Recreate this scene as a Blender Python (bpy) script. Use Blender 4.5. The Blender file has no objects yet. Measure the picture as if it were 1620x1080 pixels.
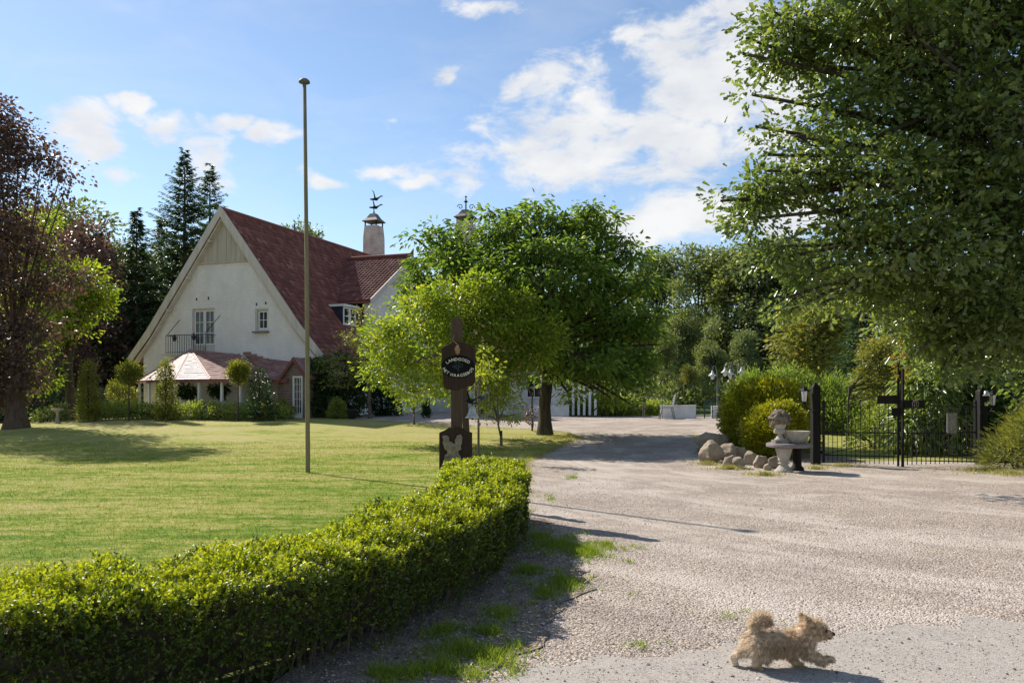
import bpy, bmesh, math, random
import numpy as np
from mathutils import Vector, Matrix
from mathutils.geometry import tessellate_polygon

# ------------------------------------------------------------------ camera, sky, sun, exposure
scene = bpy.context.scene
COL = scene.collection
F = 1260.0; EYE = 1.75; HORIZON = 622.0          # focal length and horizon of the photograph in its own pixels
cam_data = bpy.data.cameras.new('camera')
cam = bpy.data.objects.new('camera', cam_data); COL.objects.link(cam)
cam.location = (0, 0, EYE); cam.rotation_euler = (math.radians(90), 0, 0)
cam_data.sensor_width = 36.0; cam_data.lens = 36.0 * F / 1620.0
cam_data.shift_y = (HORIZON - 540.0) / 1620.0
cam_data.clip_end = 3000.0; cam_data.clip_start = 0.1
scene.camera = cam

SUN_EL = math.radians(39.0)
SUN_DIR = Vector((-0.71 * math.cos(SUN_EL), 0.704 * math.cos(SUN_EL), math.sin(SUN_EL))).normalized()   # towards the sun
sun_data = bpy.data.lights.new('sun', 'SUN'); sun_data.energy = 5.0; sun_data.angle = math.radians(0.55)
sun_data.color = (1.0, 0.93, 0.82)
sun = bpy.data.objects.new('sun', sun_data); COL.objects.link(sun)
sun.rotation_euler = (-SUN_DIR).to_track_quat('-Z', 'Y').to_euler()
SKY_STRENGTH = 0.096
scene.view_settings.view_transform = 'Standard'; scene.view_settings.look = 'None'
scene.view_settings.gamma = 1.0; scene.view_settings.use_curve_mapping = False
scene.view_settings.exposure = 0.64
scene.cycles.max_bounces = 6; scene.cycles.diffuse_bounces = 3; scene.cycles.glossy_bounces = 2
scene.cycles.transmission_bounces = 4; scene.cycles.transparent_max_bounces = 4
scene.cycles.use_denoising = True

class Nodes:
    def __init__(s, tree): s.t = tree
    def n(s, typ, ins=None, **kw):
        nd = s.t.nodes.new(typ)
        for k, v in kw.items(): setattr(nd, k, v)
        for k, v in (ins or {}).items():
            if hasattr(v, 'is_output') or isinstance(v, bpy.types.NodeSocket): s.t.links.new(v, nd.inputs[k])
            else: nd.inputs[k].default_value = v
        return nd
    def m(s, op, a, b=None, c=None, clamp=False):
        ins = {0: a}
        if b is not None: ins[1] = b
        if c is not None: ins[2] = c
        return s.n('ShaderNodeMath', ins, operation=op, use_clamp=clamp).outputs[0]
    def v(s, op, a, b=None):
        ins = {0: a}
        if b is not None: ins[1] = b
        nd = s.n('ShaderNodeVectorMath', ins, operation=op)
        return nd.outputs[1] if op in ('LENGTH', 'DOT_PRODUCT') else nd.outputs[0]
    def mix(s, f, a, b, blend='MIX'):
        nd = s.n('ShaderNodeMix', data_type='RGBA', blend_type=blend)
        for k, v in ((0, f), (6, a), (7, b)):
            if isinstance(v, bpy.types.NodeSocket): s.t.links.new(v, nd.inputs[k])
            else: nd.inputs[k].default_value = v if k == 0 else (v if len(v) == 4 else (*v, 1))
        return nd.outputs[2]
    def ramp(s, f, stops, interp='LINEAR'):
        nd = s.n('ShaderNodeValToRGB', {0: f}); cr = nd.color_ramp; cr.interpolation = interp
        while len(cr.elements) < len(stops): cr.elements.new(0.5)
        for e, (p, c) in zip(cr.elements, stops):
            e.position = p; e.color = c if hasattr(c, '__len__') and len(c) == 4 else ((*c, 1) if hasattr(c, '__len__') else (c, c, c, 1))
        return nd.outputs[0]
    def noise(s, vec, scale, detail=3.0, rough=0.55, dist=0.0):
        return s.n('ShaderNodeTexNoise', {'Vector': vec, 'Scale': scale, 'Detail': detail, 'Roughness': rough, 'Distortion': dist}).outputs[0]
    def maprange(s, v, a, b, c=0.0, d=1.0, smooth=False):
        return s.n('ShaderNodeMapRange', {0: v, 1: a, 2: b, 3: c, 4: d}, interpolation_type='SMOOTHSTEP' if smooth else 'LINEAR').outputs[0]

def build_world():
    w = bpy.data.worlds.new('World'); scene.world = w; w.use_nodes = True
    t = w.node_tree; t.nodes.clear(); N = Nodes(t)
    sky = N.n('ShaderNodeTexSky', sky_type='NISHITA', sun_disc=False, sun_elevation=SUN_EL,
              sun_rotation=math.atan2(SUN_DIR.x, SUN_DIR.y), altitude=30.0, air_density=1.0, dust_density=0.15, ozone_density=2.0)
    d = N.n('ShaderNodeTexCoord').outputs['Generated']
    sep = N.n('ShaderNodeSeparateXYZ', {0: d})
    az = N.m('ARCTAN2', sep.outputs[0], sep.outputs[1]); el = N.m('ARCSINE', sep.outputs[2])
    ae = N.n('ShaderNodeCombineXYZ', {0: az, 1: el, 2: 0.0}).outputs[0]
    # clouds of this sky, by azimuth and elevation: centre and half size in photo pixels, weight
    clouds = [(1130, 125, 215, 140, 1.15), (990, 215, 230, 88, 1.1), (830, 262, 165, 60, 1.05), (1190, 50, 150, 70, 1.0), (1085, 250, 190, 60, .8),
              (930, 150, 120, 80, .85), (1060, 350, 220, 60, 1.15), (1240, 330, 130, 60, 1.0), (1240, 180, 120, 160, .8), (138, 222, 84, 62, 1.1), (175, 262, 52, 22, .9),
              (338, 250, 60, 60, 1.1), (265, 195, 66, 34, .95), (215, 157, 44, 22, 1.0), (385, 193, 40, 20, .9), (420, 207, 46, 32, 1.05),
              (600, 266, 72, 24, 1.0), (652, 286, 66, 16, .95), (515, 281, 46, 14, .9), (707, 118, 42, 24, 1.0), (642, 186, 24, 12, .6), (815, 150, 28, 36, .5),
              (1000, 60, 46, 30, .6), (760, 15, 60, 16, .45), (180, 150, 20, 14, .6)]
    f = None
    warp = N.n('ShaderNodeTexNoise', {'Vector': ae, 'Scale': 11.0, 'Detail': 3.0}).outputs[1]
    wv = N.v('MULTIPLY', N.v('SUBTRACT', warp, (.5, .5, .5)), (.07, .045, 0))
    aw = N.v('ADD', ae, wv)
    for cx, cy, rx, ry, wt in clouds:
        dx, dz = (cx - 810) / F, (HORIZON - cy) / F
        a0, e0 = math.atan(dx), math.atan2(dz, math.hypot(1, dx)); k = math.cos(a0) ** 2
        q = N.v('MULTIPLY', N.v('SUBTRACT', aw, (a0, e0, 0)), (F / (rx * k), F / (ry * math.cos(e0)), 0))
        g = N.m('MULTIPLY', N.m('SUBTRACT', 1.0, N.v('LENGTH', q)), wt)
        f = g if f is None else N.m('MAXIMUM', f, g)
    f = N.m('MAXIMUM', f, -0.9)
    # elsewhere the same kind of broken cloud goes on
    low = N.n('ShaderNodeTexNoise', {'Vector': d, 'Scale': 2.3, 'Detail': 2.0}).outputs[0]
    outside = N.maprange(N.m('ABSOLUTE', az), 0.62, 0.85, 0, 1, True)
    high = N.maprange(el, 0.50, 0.70, 0, 1, True)
    gen = N.m('MULTIPLY_ADD', N.m('MAXIMUM', outside, high), N.m('MULTIPLY_ADD', low, 3.0, -0.75), -0.9)
    f = N.m('MAXIMUM', f, gen)
    st = N.v('MULTIPLY', ae, (1.0, 1.9, 1.0))
    n1 = N.noise(st, 11.0, 11.0, 0.62, 0.3)
    dens = N.maprange(N.m('ADD', N.m('MULTIPLY', f, 0.72), N.m('MULTIPLY_ADD', n1, 2.3, -1.17)), 0.0, 0.52, 0, 1, True)
    n2 = N.noise(N.v('ADD', st, (0.05, -0.04, 0)), 10.0, 5.0, 0.55)
    shade = N.maprange(n2, 0.35, 0.68, 1.0, 0.35)
    cc = N.mix(shade, (4.2, 4.5, 5.0, 1), (6.5, 6.45, 6.35, 1))
    above = N.maprange(el, 0.0, 0.04)
    wisps = N.m('MULTIPLY', N.maprange(N.noise(N.v('MULTIPLY', ae, (2.0, 6.0, 1.0)), 3.0, 6.0, 0.6, 0.6), 0.45, 0.8, 0, 0.22), above)
    dm = N.m('MAXIMUM', N.m('MULTIPLY', N.m('MULTIPLY', dens, 0.93), above), wisps)
    colr = N.mix(dm, sky.outputs[0], cc)
    bg = N.n('ShaderNodeBackground', {0: colr, 1: SKY_STRENGTH})
    out = N.n('ShaderNodeOutputWorld'); t.links.new(bg.outputs[0], out.inputs[0])
build_world()

# ------------------------------------------------------------------ helpers: places, objects, meshes
def sm(x):
    x = np.clip(x, 0, 1); return x * x * (3 - 2 * x)
def gz(x, y):
    """height of the ground"""
    x = np.asarray(x, float); y = np.asarray(y, float)
    z = 0.62 * sm((y - 20) / 18) * (1 - 0.38 * sm((x + 6) / 8))
    z = z - np.minimum(0.05 * np.maximum(0, -x - 17), 0.6) * sm((y - 18) / 10)
    z = z + 0.018 * np.sin(x * 0.7 + 1) * np.sin(y * 0.45) * sm((y - 8) / 6)
    return z
def W(px, py, Y):
    return Vector(((px - 810) / F * Y, Y, EYE - (py - HORIZON) / F * Y))
def G(px, py):
    """the spot on the ground seen at a pixel of the photograph"""
    lo, hi = 1.0, 400.0
    for _ in range(60):
        m = (lo + hi) / 2; p = W(px, py, m)
        if p.z > gz(p.x, p.y): lo = m
        else: hi = m
    p = W(px, py, lo); p.z = float(gz(p.x, p.y)); return p
def onground(x, y): return Vector((x, y, float(gz(x, y))))

def link(o, parent=None):
    COL.objects.link(o)
    if parent is not None: o.parent = parent
    return o
def tag(o, label=None, cat=None, group=None, kind=None):
    if label: o['label'] = label
    if cat: o['category'] = cat
    if group: o['group'] = group
    if kind: o['kind'] = kind
    return o
def thing(name, label, cat, loc=(0, 0, 0), rotz=0.0, group=None):
    o = bpy.data.objects.new(name, None); o.empty_display_size = 0.2; link(o)
    o.location = loc; o.rotation_euler = (0, 0, rotz)
    return tag(o, label, cat, group)
def kids(o): return [c for c in bpy.data.objects if c.parent == o]
def copy_tree(o, parent=None):
    c = o.copy(); COL.objects.link(c)
    if parent is not None: c.parent = parent
    for ch in list(o.children): copy_tree(ch, c)
    return c
def place(o, loc, rotz=0.0, scale=1.0, label=None, group=None):
    o.location = loc; o.rotation_euler = (0, 0, rotz)
    o.scale = (scale, scale, scale) if not hasattr(scale, '__len__') else scale
    if label: o['label'] = label
    if group: o['group'] = group
    return o

class MB:
    """collects shapes into one mesh"""
    def __init__(s): s.V = []; s.Fc = []
    def add(s, v, f):
        k = len(s.V); s.V += [tuple(map(float, p)) for p in v]; s.Fc += [tuple(i + k for i in q) for q in f]; return s
    def box(s, c, size, rz=0.0, rot=None):
        x, y, z = (q / 2 for q in size)
        R = rot if rot is not None else Matrix.Rotation(rz, 3, 'Z')
        v = [Vector(c) + R @ Vector((i * x, j * y, k * z)) for i in (-1, 1) for j in (-1, 1) for k in (-1, 1)]
        return s.add(v, [(0, 1, 3, 2), (4, 6, 7, 5), (0, 4, 5, 1), (2, 3, 7, 6), (0, 2, 6, 4), (1, 5, 7, 3)])
    def bar(s, p, q, w, h=None):
        """box beam from p to q"""
        p = Vector(p); q = Vector(q); h = h or w; d = q - p
        R = d.to_track_quat('Z', 'Y').to_matrix()
        return s.box((p + q) / 2, (w, h, d.length), rot=R)
    def tube(s, pts, rad, n=8, caps=True):
        pts = [Vector(p) for p in pts]; k = len(pts)
        rad = list(rad) if hasattr(rad, '__len__') else [rad] * k
        v = []; f = []; prev = None
        for i, p in enumerate(pts):
            d = (pts[min(i + 1, k - 1)] - pts[max(i - 1, 0)]).normalized()
            a = d.orthogonal().normalized() if prev is None else (prev - d * prev.dot(d)).normalized()
            prev = a; b = d.cross(a)
            for j in range(n):
                t = 2 * math.pi * j / n; v.append(p + (a * math.cos(t) + b * math.sin(t)) * rad[i])
        for i in range(k - 1):
            for j in range(n):
                f.append((i * n + j, i * n + (j + 1) % n, (i + 1) * n + (j + 1) % n, (i + 1) * n + j))
        if caps: f += [tuple(range(n))[::-1], tuple(range((k - 1) * n, k * n))]
        return s.add(v, f)
    def lathe(s, prof, c=(0, 0, 0), n=20, rz=0.0, sq=None):
        v = []; f = []; k = len(prof)
        for r, z in prof:
            for j in range(n):
                t = 2 * math.pi * j / n + rz; v.append((c[0] + r * math.cos(t), c[1] + r * math.sin(t), c[2] + z))
        for i in range(k - 1):
            for j in range(n): f.append((i * n + j, i * n + (j + 1) % n, (i + 1) * n + (j + 1) % n, (i + 1) * n + j))
        f += [tuple(range(n))[::-1], tuple(range((k - 1) * n, k * n))]
        return s.add(v, f)
    def prism(s, poly, o, u, v, nrm, th):
        """polygon (2-D in u, v at o) given thickness th along -nrm"""
        o, u, v, nrm = map(Vector, (o, u, v, nrm)); k = len(poly)
        a = [o + u * p[0] + v * p[1] for p in poly]; b = [p - nrm * th for p in a]
        return s.add(a + b, [tuple(range(k)), tuple(range(2 * k - 1, k - 1, -1))] + [(i, i + k, (i + 1) % k + k, (i + 1) % k) for i in range(k)])
    def holed(s, outer, holes, o, u, v, nrm, th, depth):
        """wall with openings: front face with holes, reveals, closed outer rim"""
        o, u, v, nrm = map(Vector, (o, u, v, nrm))
        rings = [outer] + holes; flat = [p for r in rings for p in r]
        tri = tessellate_polygon([[Vector((p[0], p[1], 0)) for p in r] for r in rings])
        P = [o + u * p[0] + v * p[1] for p in flat]; s.add(P, [tuple(t) for t in tri])
        for r, dp in [(outer, th)] + [(h, depth) for h in holes]:
            k = len(r); a = [o + u * p[0] + v * p[1] for p in r]
            s.add(a + [p - nrm * dp for p in a], [(i, (i + 1) % k, (i + 1) % k + k, i + k) for i in range(k)])
        return s
    def build(s, name, mat, parent=None, smooth=False, loc=None, bevel=0.0):
        me = bpy.data.meshes.new(name); me.from_pydata(s.V, [], s.Fc); me.update()
        bm = bmesh.new(); bm.from_mesh(me); bmesh.ops.recalc_face_normals(bm, faces=bm.faces); bm.to_mesh(me); bm.free()
        me.materials.append(mat)
        if smooth: me.polygons.foreach_set('use_smooth', [True] * len(me.polygons))
        o = bpy.data.objects.new(name, me); link(o, parent)
        if loc is not None: o.location = loc
        if bevel: 
            md = o.modifiers.new('bevel', 'BEVEL'); md.width = bevel; md.segments = 2; md.limit_method = 'ANGLE'
        return o

def np_mesh(name, V, faces_flat, sizes, mat, parent=None, smooth=False):
    me = bpy.data.meshes.new(name)
    V = np.ascontiguousarray(V, np.float32); me.vertices.add(len(V)); me.vertices.foreach_set('co', V.ravel())
    faces_flat = np.ascontiguousarray(faces_flat, np.int32); sizes = np.ascontiguousarray(sizes, np.int32)
    me.loops.add(len(faces_flat)); me.loops.foreach_set('vertex_index', faces_flat)
    me.polygons.add(len(sizes)); me.polygons.foreach_set('loop_start', np.concatenate([[0], np.cumsum(sizes)[:-1]]).astype(np.int32))
    me.polygons.foreach_set('loop_total', sizes)
    if smooth: me.polygons.foreach_set('use_smooth', np.ones(len(sizes), bool))
    me.update(calc_edges=True); me.materials.append(mat)
    o = bpy.data.objects.new(name, me); link(o, parent); return o

# leaf outlines (x along the leaf, y across, z lift), faces
SHAPES = {
    'diamond': ([(0, 0, 0), (.42, .5, .06), (1, 0, -.05), (.42, -.5, .06)], [(0, 3, 2), (0, 2, 1)]),
    'long': ([(0, 0, 0), (.35, .5, .05), (.75, .36, -.02), (1, 0, -.16), (.75, -.36, -.02), (.35, -.5, .05)], [(0, 5, 4, 3), (0, 3, 2, 1)]),
    'oak': ([(0, 0, 0), (.22, .20, .03), (.34, .10, .01), (.5, .46, .05), (.58, .14, 0), (.8, .32, 0), (1, 0, -.12), (.8, -.32, 0), (.58, -.14, 0), (.5, -.46, .05), (.34, -.10, .01), (.22, -.20, .03)],
            [(0, 11, 10, 9, 8, 6), (8, 7, 6), (0, 6, 4, 3, 2, 1), (6, 5, 4)]),
    'lobed': ([(0, 0, 0), (.3, .34, .05), (.44, .2, .02), (.72, .48, .04), (1, 0, -.08), (.72, -.48, .04), (.44, -.2, .02), (.3, -.34, .05)], [(0, 7, 6, 5, 4), (0, 4, 3, 2, 1)]),
    'blade': ([(0, -.5, 0), (0, .5, 0), (1, 0, 0)], [(0, 1, 2)]),
}
def unit(a): return a / np.maximum(np.linalg.norm(a, axis=-1, keepdims=True), 1e-9)
def leaves(name, P, axis, nrm, length, width, shape, mat, parent=None):
    tv, tf = SHAPES[shape]; tv = np.array(tv, np.float32); n = len(P)
    a = unit(axis); c = unit(np.cross(nrm, a)); m = np.cross(a, c)
    L = np.broadcast_to(np.asarray(length, float), (n,))[:, None, None]; Wd = np.broadcast_to(np.asarray(width, float), (n,))[:, None, None]
    V = P[:, None, :] + a[:, None, :] * tv[None, :, 0:1] * L + c[:, None, :] * tv[None, :, 1:2] * Wd + m[:, None, :] * tv[None, :, 2:3] * L
    ff = np.concatenate([np.array(q) for q in tf]); sz = np.array([len(q) for q in tf])
    return np_mesh(name, V.reshape(-1, 3), (ff[None, :] + (np.arange(n) * len(tv))[:, None]).ravel(), np.tile(sz, n), mat, parent)

def surface_net(f, lo, hi, h):
    """closed mesh of f < 0 on a regular grid"""
    ax = [np.arange(l, u + h, h) for l, u in zip(lo, hi)]
    X, Y, Z = np.meshgrid(*ax, indexing='ij'); D = f(X, Y, Z)
    inside = D < 0; sh = np.array(D.shape) - 1
    acc = np.zeros((*sh, 3)); cnt = np.zeros(sh)
    off = [(i, j, k) for i in (0, 1) for j in (0, 1) for k in (0, 1)]
    sl = lambda o: tuple(slice(o[i], o[i] + sh[i]) for i in range(3))
    for a in range(8):
        for b in range(a + 1, 8):
            if sum(abs(p - q) for p, q in zip(off[a], off[b])) != 1: continue
            da, db = D[sl(off[a])], D[sl(off[b])]; cr = (da < 0) != (db < 0)
            t = np.where(cr, da / np.where(cr, da - db, 1), 0)
            p = np.array(off[a])[None, None, None] + t[..., None] * (np.array(off[b]) - np.array(off[a]))
            acc += np.where(cr[..., None], p, 0); cnt += cr
    act = cnt > 0; idx = -np.ones(sh, int); idx[act] = np.arange(act.sum())
    base = np.stack(np.meshgrid(*[np.arange(q) for q in sh], indexing='ij'), -1)
    V = (base[act] + acc[act] / cnt[act][:, None]) * h + np.array(lo)
    quads = []
    for d in range(3):
        u, w = (d + 1) % 3, (d + 2) % 3
        s0 = [slice(1, -1)] * 3; s0[d] = slice(0, -1); s1 = [slice(1, -1)] * 3; s1[d] = slice(1, None)
        i0, i1 = inside[tuple(s0)], inside[tuple(s1)]
        pos = np.argwhere(i0 != i1)
        flip = i0[tuple(pos.T)]; off0 = np.array([1, 1, 1]); off0[d] = 0
        p = pos + off0; eu = np.eye(3, dtype=int)[u]; ew = np.eye(3, dtype=int)[w]
        q = np.stack([idx[tuple((p - k).T)] for k in (eu * 0, eu, eu + ew, ew)], 1)
        q[~flip] = q[~flip][:, ::-1]; quads.append(q)
    return V, np.concatenate(quads)
def capsule(X, Y, Z, a, b, ra, rb):
    a = np.array(a, float); b = np.array(b, float); d = b - a; L2 = max((d * d).sum(), 1e-9)
    t = np.clip(((X - a[0]) * d[0] + (Y - a[1]) * d[1] + (Z - a[2]) * d[2]) / L2, 0, 1)
    return np.sqrt((X - a[0] - t * d[0]) ** 2 + (Y - a[1] - t * d[1]) ** 2 + (Z - a[2] - t * d[2]) ** 2) - (ra + (rb - ra) * t)
def smin(a, b, k):
    h = np.clip(0.5 + 0.5 * (b - a) / k, 0, 1); return b + (a - b) * h - k * h * (1 - h)

# ------------------------------------------------------------------ materials
def mat(name):
    m = bpy.data.materials.new(name); m.use_nodes = True; m.node_tree.nodes.clear()
    N = Nodes(m.node_tree); out = N.n('ShaderNodeOutputMaterial'); return m, N, out
def principled(N, out, color, rough=0.6, metal=0.0, bump=None, bstr=0.3, bdist=0.02, spec=0.4):
    b = N.n('ShaderNodeBsdfPrincipled', {'Base Color': color if isinstance(color, bpy.types.NodeSocket) else (*color, 1), 'Roughness': rough, 'Metallic': metal, 'Specular IOR Level': spec})
    if bump is not None:
        bp = N.n('ShaderNodeBump', {'Height': bump, 'Strength': bstr, 'Distance': bdist}); N.t.links.new(bp.outputs[0], b.inputs['Normal'])
    N.t.links.new(b.outputs[0], out.inputs[0]); return b
def pos(N): return N.n('ShaderNodeNewGeometry').outputs['Position']
def obj(N): return N.n('ShaderNodeTexCoord').outputs['Object']

def leaf_mat(name, c1, c2, c3=None, transl=0.35, rough=0.42, spec=0.35, tcol=None, patch=0.25, gain=1.45):
    """leaf: colour differs from leaf to leaf and from branch to branch; light comes through"""
    c1, c2, c3 = (None if c is None else tuple(min(.42, q * gain) for q in c) for c in (c1, c2, c3))
    m, N, out = mat(name)
    r = N.n('ShaderNodeNewGeometry').outputs['Random Per Island']
    big = N.noise(obj(N), patch * 3, 2.0)
    f = N.m('ADD', N.m('MULTIPLY', r, 0.65), N.m('MULTIPLY', N.maprange(big, 0.3, 0.7), 0.35))
    stops = [(0.05, c1), (0.8, c2)]
    if c3 is not None: stops = [(0.05, c1), (0.62, c2), (0.93, c3)]
    c = N.ramp(f, stops)
    p = N.n('ShaderNodeBsdfPrincipled', {'Base Color': c, 'Roughness': rough, 'Specular IOR Level': spec})
    tr = N.n('ShaderNodeBsdfTranslucent', {0: N.mix(1.0, c, tcol or (1.5, 1.45, 0.6, 1), 'MULTIPLY')})
    mx = N.n('ShaderNodeMixShader', {0: transl, 1: p.outputs[0], 2: tr.outputs[0]})
    N.t.links.new(mx.outputs[0], out.inputs[0]); return m
def plain(name, c, rough=0.6, metal=0.0, var=0.12, scale=6.0, bstr=0.15, spec=0.4, streak=False):
    m, N, out = mat(name); o = obj(N)
    v = N.v('MULTIPLY', o, (1, 1, 0.12)) if streak else o
    n = N.noise(v, scale, 5.0)
    lo = tuple(q * (1 - var * 1.6) for q in c); hi = tuple(min(1, q * (1 + var)) for q in c)
    principled(N, out, N.mix(N.maprange(n, 0.3, 0.7), (*lo, 1), (*hi, 1)), rough, metal, N.noise(v, scale * 8, 3.0), bstr, 0.01, spec)
    return m
def bark_mat(name, c1, c2, scale=9.0):
    m, N, out = mat(name); o = obj(N)
    v = N.v('MULTIPLY', o, (1, 1, 0.22)); n = N.noise(v, scale, 6.0, 0.65, 0.4)
    lich = N.maprange(N.noise(o, 1.7, 4.0), 0.5, 0.7)
    c = N.mix(N.maprange(n, 0.3, 0.7), (*c1, 1), (*c2, 1)); c = N.mix(N.m('MULTIPLY', lich, 0.4), c, (0.12, 0.13, 0.07, 1))
    principled(N, out, c, 0.9, 0, n, 0.9, 0.05, 0.2); return m
def stone_mat(name, c1, c2, lichen=(0.33, 0.32, 0.22), scale=5.0):
    m, N, out = mat(name); o = obj(N)
    n = N.noise(o, scale, 7.0, 0.65); sp = N.noise(o, scale * 7, 3.0); l = N.maprange(N.noise(o, scale * 0.8, 5.0, 0.7), 0.5, 0.66)
    c = N.mix(N.maprange(n, 0.3, 0.7), (*c1, 1), (*c2, 1)); c = N.mix(N.m('MULTIPLY', l, 0.55), c, (*lichen, 1))
    c = N.mix(N.m('MULTIPLY', N.maprange(sp, 0.55, 0.75), 0.35), c, (0.1, 0.09, 0.08, 1))
    principled(N, out, c, 0.9, 0, N.m('ADD', n, N.m('MULTIPLY', sp, 0.4)), 0.6, 0.04, 0.2); return m

def lawn_colour(N, p):
    """mown, partly sun-dried turf: tufts and mowing streaks"""
    a = N.noise(N.v('MULTIPLY', p, (0.20, 0.80, 1)), 1.0, 6.0, 0.66, 0.6)
    b = N.noise(N.v('MULTIPLY', p, (0.7, 1.8, 1)), 2.4, 6.0, 0.7, 0.3)
    c = N.noise(N.v('MULTIPLY', p, (1, 2, 1)), 6.0, 5.0, 0.75)
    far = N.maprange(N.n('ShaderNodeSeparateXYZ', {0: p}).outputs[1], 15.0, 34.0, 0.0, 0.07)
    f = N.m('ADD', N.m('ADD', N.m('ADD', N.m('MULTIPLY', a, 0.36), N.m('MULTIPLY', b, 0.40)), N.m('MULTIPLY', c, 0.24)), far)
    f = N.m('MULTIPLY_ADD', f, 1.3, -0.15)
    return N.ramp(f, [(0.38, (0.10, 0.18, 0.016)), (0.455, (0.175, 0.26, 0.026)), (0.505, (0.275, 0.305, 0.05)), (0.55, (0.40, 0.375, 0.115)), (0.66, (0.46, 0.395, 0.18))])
def make_lawn_mat():
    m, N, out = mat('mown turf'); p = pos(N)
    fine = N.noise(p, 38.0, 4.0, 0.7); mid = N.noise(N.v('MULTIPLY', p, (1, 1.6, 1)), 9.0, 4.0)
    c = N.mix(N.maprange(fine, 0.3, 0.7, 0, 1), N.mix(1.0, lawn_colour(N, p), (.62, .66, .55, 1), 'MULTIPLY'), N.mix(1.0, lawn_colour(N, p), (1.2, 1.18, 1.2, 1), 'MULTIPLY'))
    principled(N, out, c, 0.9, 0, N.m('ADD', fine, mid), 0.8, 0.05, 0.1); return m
def make_blade_mat():
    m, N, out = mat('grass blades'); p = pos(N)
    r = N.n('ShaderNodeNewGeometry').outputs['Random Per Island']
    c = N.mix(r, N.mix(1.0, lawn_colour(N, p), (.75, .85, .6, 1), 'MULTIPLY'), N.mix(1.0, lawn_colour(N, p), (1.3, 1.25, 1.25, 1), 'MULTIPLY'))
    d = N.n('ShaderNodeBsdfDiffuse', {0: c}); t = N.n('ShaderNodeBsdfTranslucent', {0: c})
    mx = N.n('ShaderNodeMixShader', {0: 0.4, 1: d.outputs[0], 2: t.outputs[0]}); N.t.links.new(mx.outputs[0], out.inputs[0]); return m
def make_gravel_mat():
    m, N, out = mat('gravel'); p = pos(N)
    s1 = N.n('ShaderNodeTexVoronoi', {'Vector': p, 'Scale': 55.0, 'Randomness': 1.0}); s2 = N.n('ShaderNodeTexVoronoi', {'Vector': p, 'Scale': 24.0})
    cell = N.n('ShaderNodeSeparateColor', {0: s1.outputs['Color']}).outputs[0]; cell2 = N.n('ShaderNodeSeparateColor', {0: s2.outputs['Color']}).outputs[1]
    base = N.ramp(cell, [(0.0, (0.20, 0.153, 0.124)), (0.35, (0.345, 0.285, 0.24)), (0.7, (0.435, 0.365, 0.31)), (1.0, (0.54, 0.475, 0.415))])
    c = N.mix(N.m('MULTIPLY', N.maprange(cell2, 0.6, 1.0), 0.3), base, (0.24, 0.19, 0.16, 1))
    # wheel tracks: fine pale dust pressed between the stones, streaked along the drive
    q = N.n('ShaderNodeSeparateXYZ', {0: N.v('SUBTRACT', p, (15.0, 22.5, 0))})
    rad = N.m('SQRT', N.m('ADD', N.m('MULTIPLY', q.outputs[0], q.outputs[0]), N.m('MULTIPLY', q.outputs[1], q.outputs[1]))); ang = N.m('ARCTAN2', q.outputs[0], q.outputs[1])
    tr = N.noise(N.n('ShaderNodeCombineXYZ', {0: N.m('MULTIPLY', rad, 0.85), 1: N.m('MULTIPLY', ang, 4.2), 2: 0.0}).outputs[0], 1.0, 7.0, 0.64, 0.8)
    c = N.mix(N.m('MULTIPLY', N.maprange(tr, 0.46, 0.60, 0, 1, True), 0.85), c, (0.50, 0.435, 0.38, 1))
    dk = N.noise(p, 0.9, 5.0, 0.65); c = N.mix(N.m('MULTIPLY', N.maprange(dk, 0.48, 0.68), 0.55), c, (0.21, 0.165, 0.135, 1))
    moss = N.m('MULTIPLY', N.maprange(N.noise(p, 0.55, 6.0, 0.7), 0.60, 0.72), 0.55); c = N.mix(moss, c, (0.24, 0.23, 0.11, 1))
    h = N.m('ADD', N.m('MULTIPLY', s1.outputs['Distance'], -1.0), N.m('MULTIPLY', s2.outputs['Distance'], -0.6))
    principled(N, out, c, 0.92, 0, h, 0.75, 0.02, 0.15); return m
def make_road_mat():
    m, N, out = mat('worn asphalt'); p = pos(N)
    s1 = N.n('ShaderNodeTexVoronoi', {'Vector': p, 'Scale': 95.0}); cell = N.n('ShaderNodeSeparateColor', {0: s1.outputs['Color']}).outputs[0]
    c = N.ramp(cell, [(0, (0.15, 0.13, 0.115)), (0.3, (0.30, 0.275, 0.25)), (1, (0.40, 0.365, 0.33))])
    n = N.noise(p, 1.6, 6.0, 0.65); c = N.mix(N.m('MULTIPLY', N.maprange(n, 0.4, 0.65), 0.55), c, (0.36, 0.33, 0.30, 1))
    c = N.mix(N.m('MULTIPLY', N.maprange(N.noise(p, 6.0, 5.0, 0.7), 0.52, 0.66), 0.6), c, (0.42, 0.37, 0.325, 1))
    principled(N, out, c, 0.9, 0, s1.outputs['Distance'], 0.35, 0.01, 0.2); return m
def make_soil_mat():
    m, N, out = mat('rough grass and leaf litter'); p = pos(N)
    a = N.noise(p, 0.35, 5.0, 0.6); b = N.noise(p, 14.0, 5.0, 0.7)
    c = N.mix(N.maprange(a, 0.4, 0.62), (0.07, 0.10, 0.02, 1), (0.135, 0.15, 0.04, 1))
    c = N.mix(N.m('MULTIPLY', N.maprange(b, 0.45, 0.7), 0.5), c, (0.14, 0.11, 0.06, 1))
    principled(N, out, c, 0.95, 0, b, 0.8, 0.06, 0.1); return m
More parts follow.
